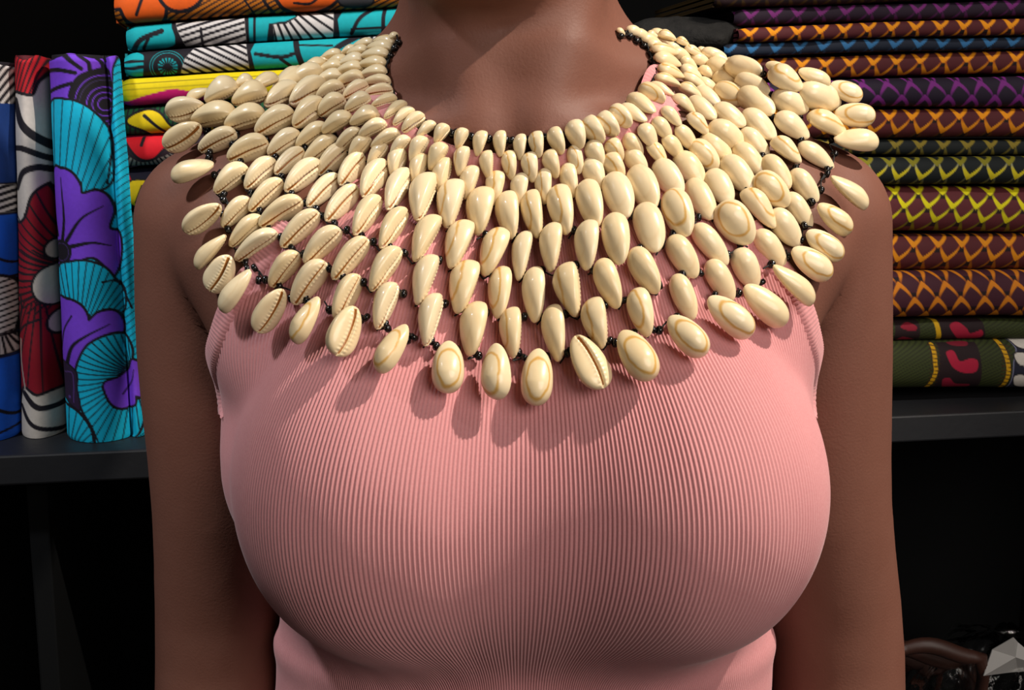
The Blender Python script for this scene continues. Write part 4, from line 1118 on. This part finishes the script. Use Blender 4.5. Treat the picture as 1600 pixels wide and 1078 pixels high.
def olive(yo):
    def f(X, Y, R, h):
        p = Print(X, Y, (52, 60, 24)); p.stripes(np.full(X.shape, 9.), 60, 5, 1.6, (34, 38, 16))
        if yo == 0:
            p.poly(w5([(500, 640), (700, 640), (730, 780), (520, 780)]), (34, 18, 22), 0, smooth=False); p.poly(w5([(300, 640), (410, 650), (420, 780), (300, 780)]), (36, 20, 22), 0, smooth=False)
            p.poly(w5([(550, 690), (590, 670), (630, 700), (650, 725), (700, 710), (705, 745), (640, 760), (590, 745)]), (160, 22, 52), 0); p.poly(w5([(325, 690), (360, 670), (400, 690), (390, 710), (350, 705)]), (140, 20, 44), 0); p.poly(w5([(315, 760), (340, 740), (400, 755), (405, 775), (330, 780)]), (140, 20, 44), 0)
            p.line(w5([(488, 660), (495, 700), (515, 780)]), 7, (206, 160, 16)); d, _ = p.dseg(w5([(488, 660), (515, 780)])); 
        else:
            p.poly(w5([(505, 770), (690, 770), (720, 1000), (500, 1000)]), (34, 18, 22), 0, smooth=False)
            p.poly(w5([(540, 810), (575, 805), (600, 850), (650, 840), (685, 850), (680, 900), (620, 905), (570, 880), (545, 840)]), (170, 24, 56), 0); p.poly(w5([(530, 940), (560, 930), (600, 960), (670, 965), (660, 985), (560, 985)]), (140, 20, 48), 0); p.poly(w5([(560, 770), (650, 768), (640, 785), (580, 783)]), (120, 18, 40), 0)
            for q in ([(482, 780), (485, 860), (490, 900), (475, 985)], [(795, 765), (815, 830), (828, 900), (825, 985)]): p.line(w5(q), 9, BK); p.line(w5(q), 6.5, (208, 156, 14))
            for q in range(12): 
                yy = 540 + q * 6.2; p.line([(1455, yy), (1470, yy + 2.5)], 1.3, (60, 40, 14)); p.line([(1566, yy), (1580, yy + 2.5)], 1.3, (60, 40, 14))
            p.poly([(1580, 525), (1590, 545), (1584, 565), (1586, 620), (1960, 620), (1960, 525)], (30, 32, 48), 1.5, (120, 120, 150), smooth=False)
            for cx, cy in ((1600, 562), (1602, 596), (1650, 580), (1600, 536)): p.poly([(cx - 15, cy - 8), (cx - 2, cy - 11), (cx + 14, cy - 2), (cx + 12, cy + 9), (cx - 8, cy + 6)], (206, 200, 190), 2, BK)
        return p.c
    return f
hbolt('thin olive cloth bolt with dark red petals, second from the bottom of the right stack', 1200, 502, 536, 1600, 500, 531, .055, olive(0), GR, xend=1760, seed=60)
zf = onF(1500, 610, .045)[1]
hbolt('olive green cloth bolt with red petals and yellow braid, bottom of the right stack', 1200, 538, 611, 1600, 533, 611, .045, olive(1), GR, xend=1760, seed=61)
print('shelf top', ZS_TOP, 'lowest bolt z', zf)

# black crumpled cloth behind the right shoulder
def lump(name, px, py, b, rx, ry, rz, mat, label, cat, seed, z=None):
    s, zc = onF(px, py, b); zc = z if z is not None else zc; r = random.Random(seed); V = []; nu, nv = 28, 40
    ph = [r.uniform(0, 6) for _ in range(8)]
    for i in range(nu):
        for k in range(nv):
            a = math.pi * i / (nu - 1); q = 2 * math.pi * k / nv
            d = 1 + .10 * math.sin(3 * q + ph[0] + 2 * a) + .07 * math.sin(7 * q + ph[1] - 3 * a) * math.sin(a) + .04 * math.sin(13 * q + 5 * a + ph[2]) * math.sin(a)
            V.append(SF(s + rx * d * math.sin(a) * math.cos(q), b + ry * d * math.sin(a) * math.sin(q), zc + rz * d * math.cos(a)))
    o = mesh_obj(name, V, grid_faces(nu, nv, wrap=True), mat, None, origin=SF(s, b, zc - rz)); tag(o, label, cat); return o
o = lump('cloth_bundle', 1062, 62, .10, .062, .05, .020, M['blackcloth'], 'black crumpled cloth bundle behind the right side of the neck', 'cloth', 3)
def R_side(i):
    pass
hb_s, _ = onF(1000, 300, .08)
lower = ['black folded cloth bolt beside the neck under the crumpled bundle', 'charcoal folded cloth bolt hidden low behind the neck']
# plain dark stack between the two printed stacks, under the bundle
zt = onF(1062, 92, .10)[1]
for i in range(4):
    y0 = 96 + i * 135
    hbolt(['black folded cloth bolt beside the neck directly under the crumpled bundle', 'charcoal folded cloth bolt behind the necklace', 'black folded cloth bolt behind the chest', 'charcoal folded cloth bolt on the shelf behind the chest'][i],
          960, y0, y0 + 132, 1128, y0, y0 + (132 if i < 3 else 126), .09, dark((16, 15, 16), (24, 22, 23)), 'plain dark cloth bolts behind the person', seed=80 + i, step=5, depth_=.16)
# bag of goods in the lower compartment, bottom right
ZL = ZB - .445
def sack(px, py, b, rx, ry, rz, mat, label, cat, seed, name):
    s, zc = onF(px, py, b); V = []; nu, nv = 40, 56; r = random.Random(seed); ph = [r.uniform(0, 6) for _ in range(8)]
    for i in range(nu):
        for k in range(nv):
            a = math.pi * i / (nu - 1); q = 2 * math.pi * k / nv
            d = 1 + .07 * math.sin(5 * q + ph[0]) * math.sin(a) + .05 * math.sin(11 * q + ph[1] + 4 * a) * math.sin(a) + .03 * abs(math.sin(9 * a + 3 * q + ph[2]))
            V.append(SF(s + rx * d * math.sin(a) ** .7 * math.cos(q), b + ry * d * math.sin(a) ** .7 * math.sin(q), zc + rz * d * math.cos(a)))
    V = np.array(V); V[:, 2] = np.maximum(V[:, 2], ZL + .001)
    o = mesh_obj(name, V, grid_faces(nu, nv, wrap=True), mat, None, origin=SF(s, b, ZL)); tag(o, label, cat); return o
zc = onF(1540, 1000, .16)[1]
sack(1530, 1300, .17, .125, .10, (onF(1530, 985, .17)[1] - onF(1530, 1300, .17)[1]) / 1.03, M['film'], 'clear plastic bag under the shelf at the lower right corner', 'bag', 5, 'plastic_bag')
for k, (px, py, rr) in enumerate(((1462, 1012, .010), (1470, 1036, .011), (1490, 1062, .011), (1462, 1088, .011))):
    s, z = onF(px, py, .13); pts = [SF(s + t * .09 - .045, .13 + .035 * k - .02 * t, z + .007 * math.sin(t * 5 + k)) for t in np.linspace(0, 1, 12)] + [SF(s + .05, .13 + .035 * k - .02, z - .03), SF(s + .052, .13 + .035 * k, ZL + .004)]
    v, f = tube(pts, [rr * (.55 + .45 * math.sin(math.pi * min(1, .1 + t * .85))) for t in np.linspace(0, 1, 14)], 12)
    o = mesh_obj('wooden_carving', v, f, M['wood'], None, origin=SF(s, .13, ZL)); tag(o, ['brown carved wooden piece uppermost in the clear bag', 'brown carved wooden piece in the middle of the clear bag', 'brown carved wooden piece beside the folded paper', 'brown carved wooden piece lowest in the clear bag'][k], 'carving', 'carved wooden pieces in the clear bag')
P = [(1537, 1056), (1560, 1022), (1584, 996), (1600, 1010), (1640, 1045), (1600, 1056)]
q = [SF(*[onF(x, y, .10)[0], .10 + .012 * (i % 2), onF(x, y, .10)[1]]) for i, (x, y) in enumerate(P)]
c = np.mean(q, 0); top = [c + np.array((0, -.008, .004))] + q
bk = [p + E2 * .0012 for p in top]; n = len(q)
f = [(0, 1 + i, 1 + (i + 1) % n) for i in range(n)] + [(n + 1, n + 2 + (i + 1) % n, n + 2 + i) for i in range(n)] + [(1 + i, n + 2 + i, n + 2 + (i + 1) % n, 1 + (i + 1) % n) for i in range(n)]
o = mesh_obj('folded_paper', top + bk, f, M['paper'], None, smooth=False); tag(o, 'crumpled white paper piece in front of the clear bag at lower right', 'paper')
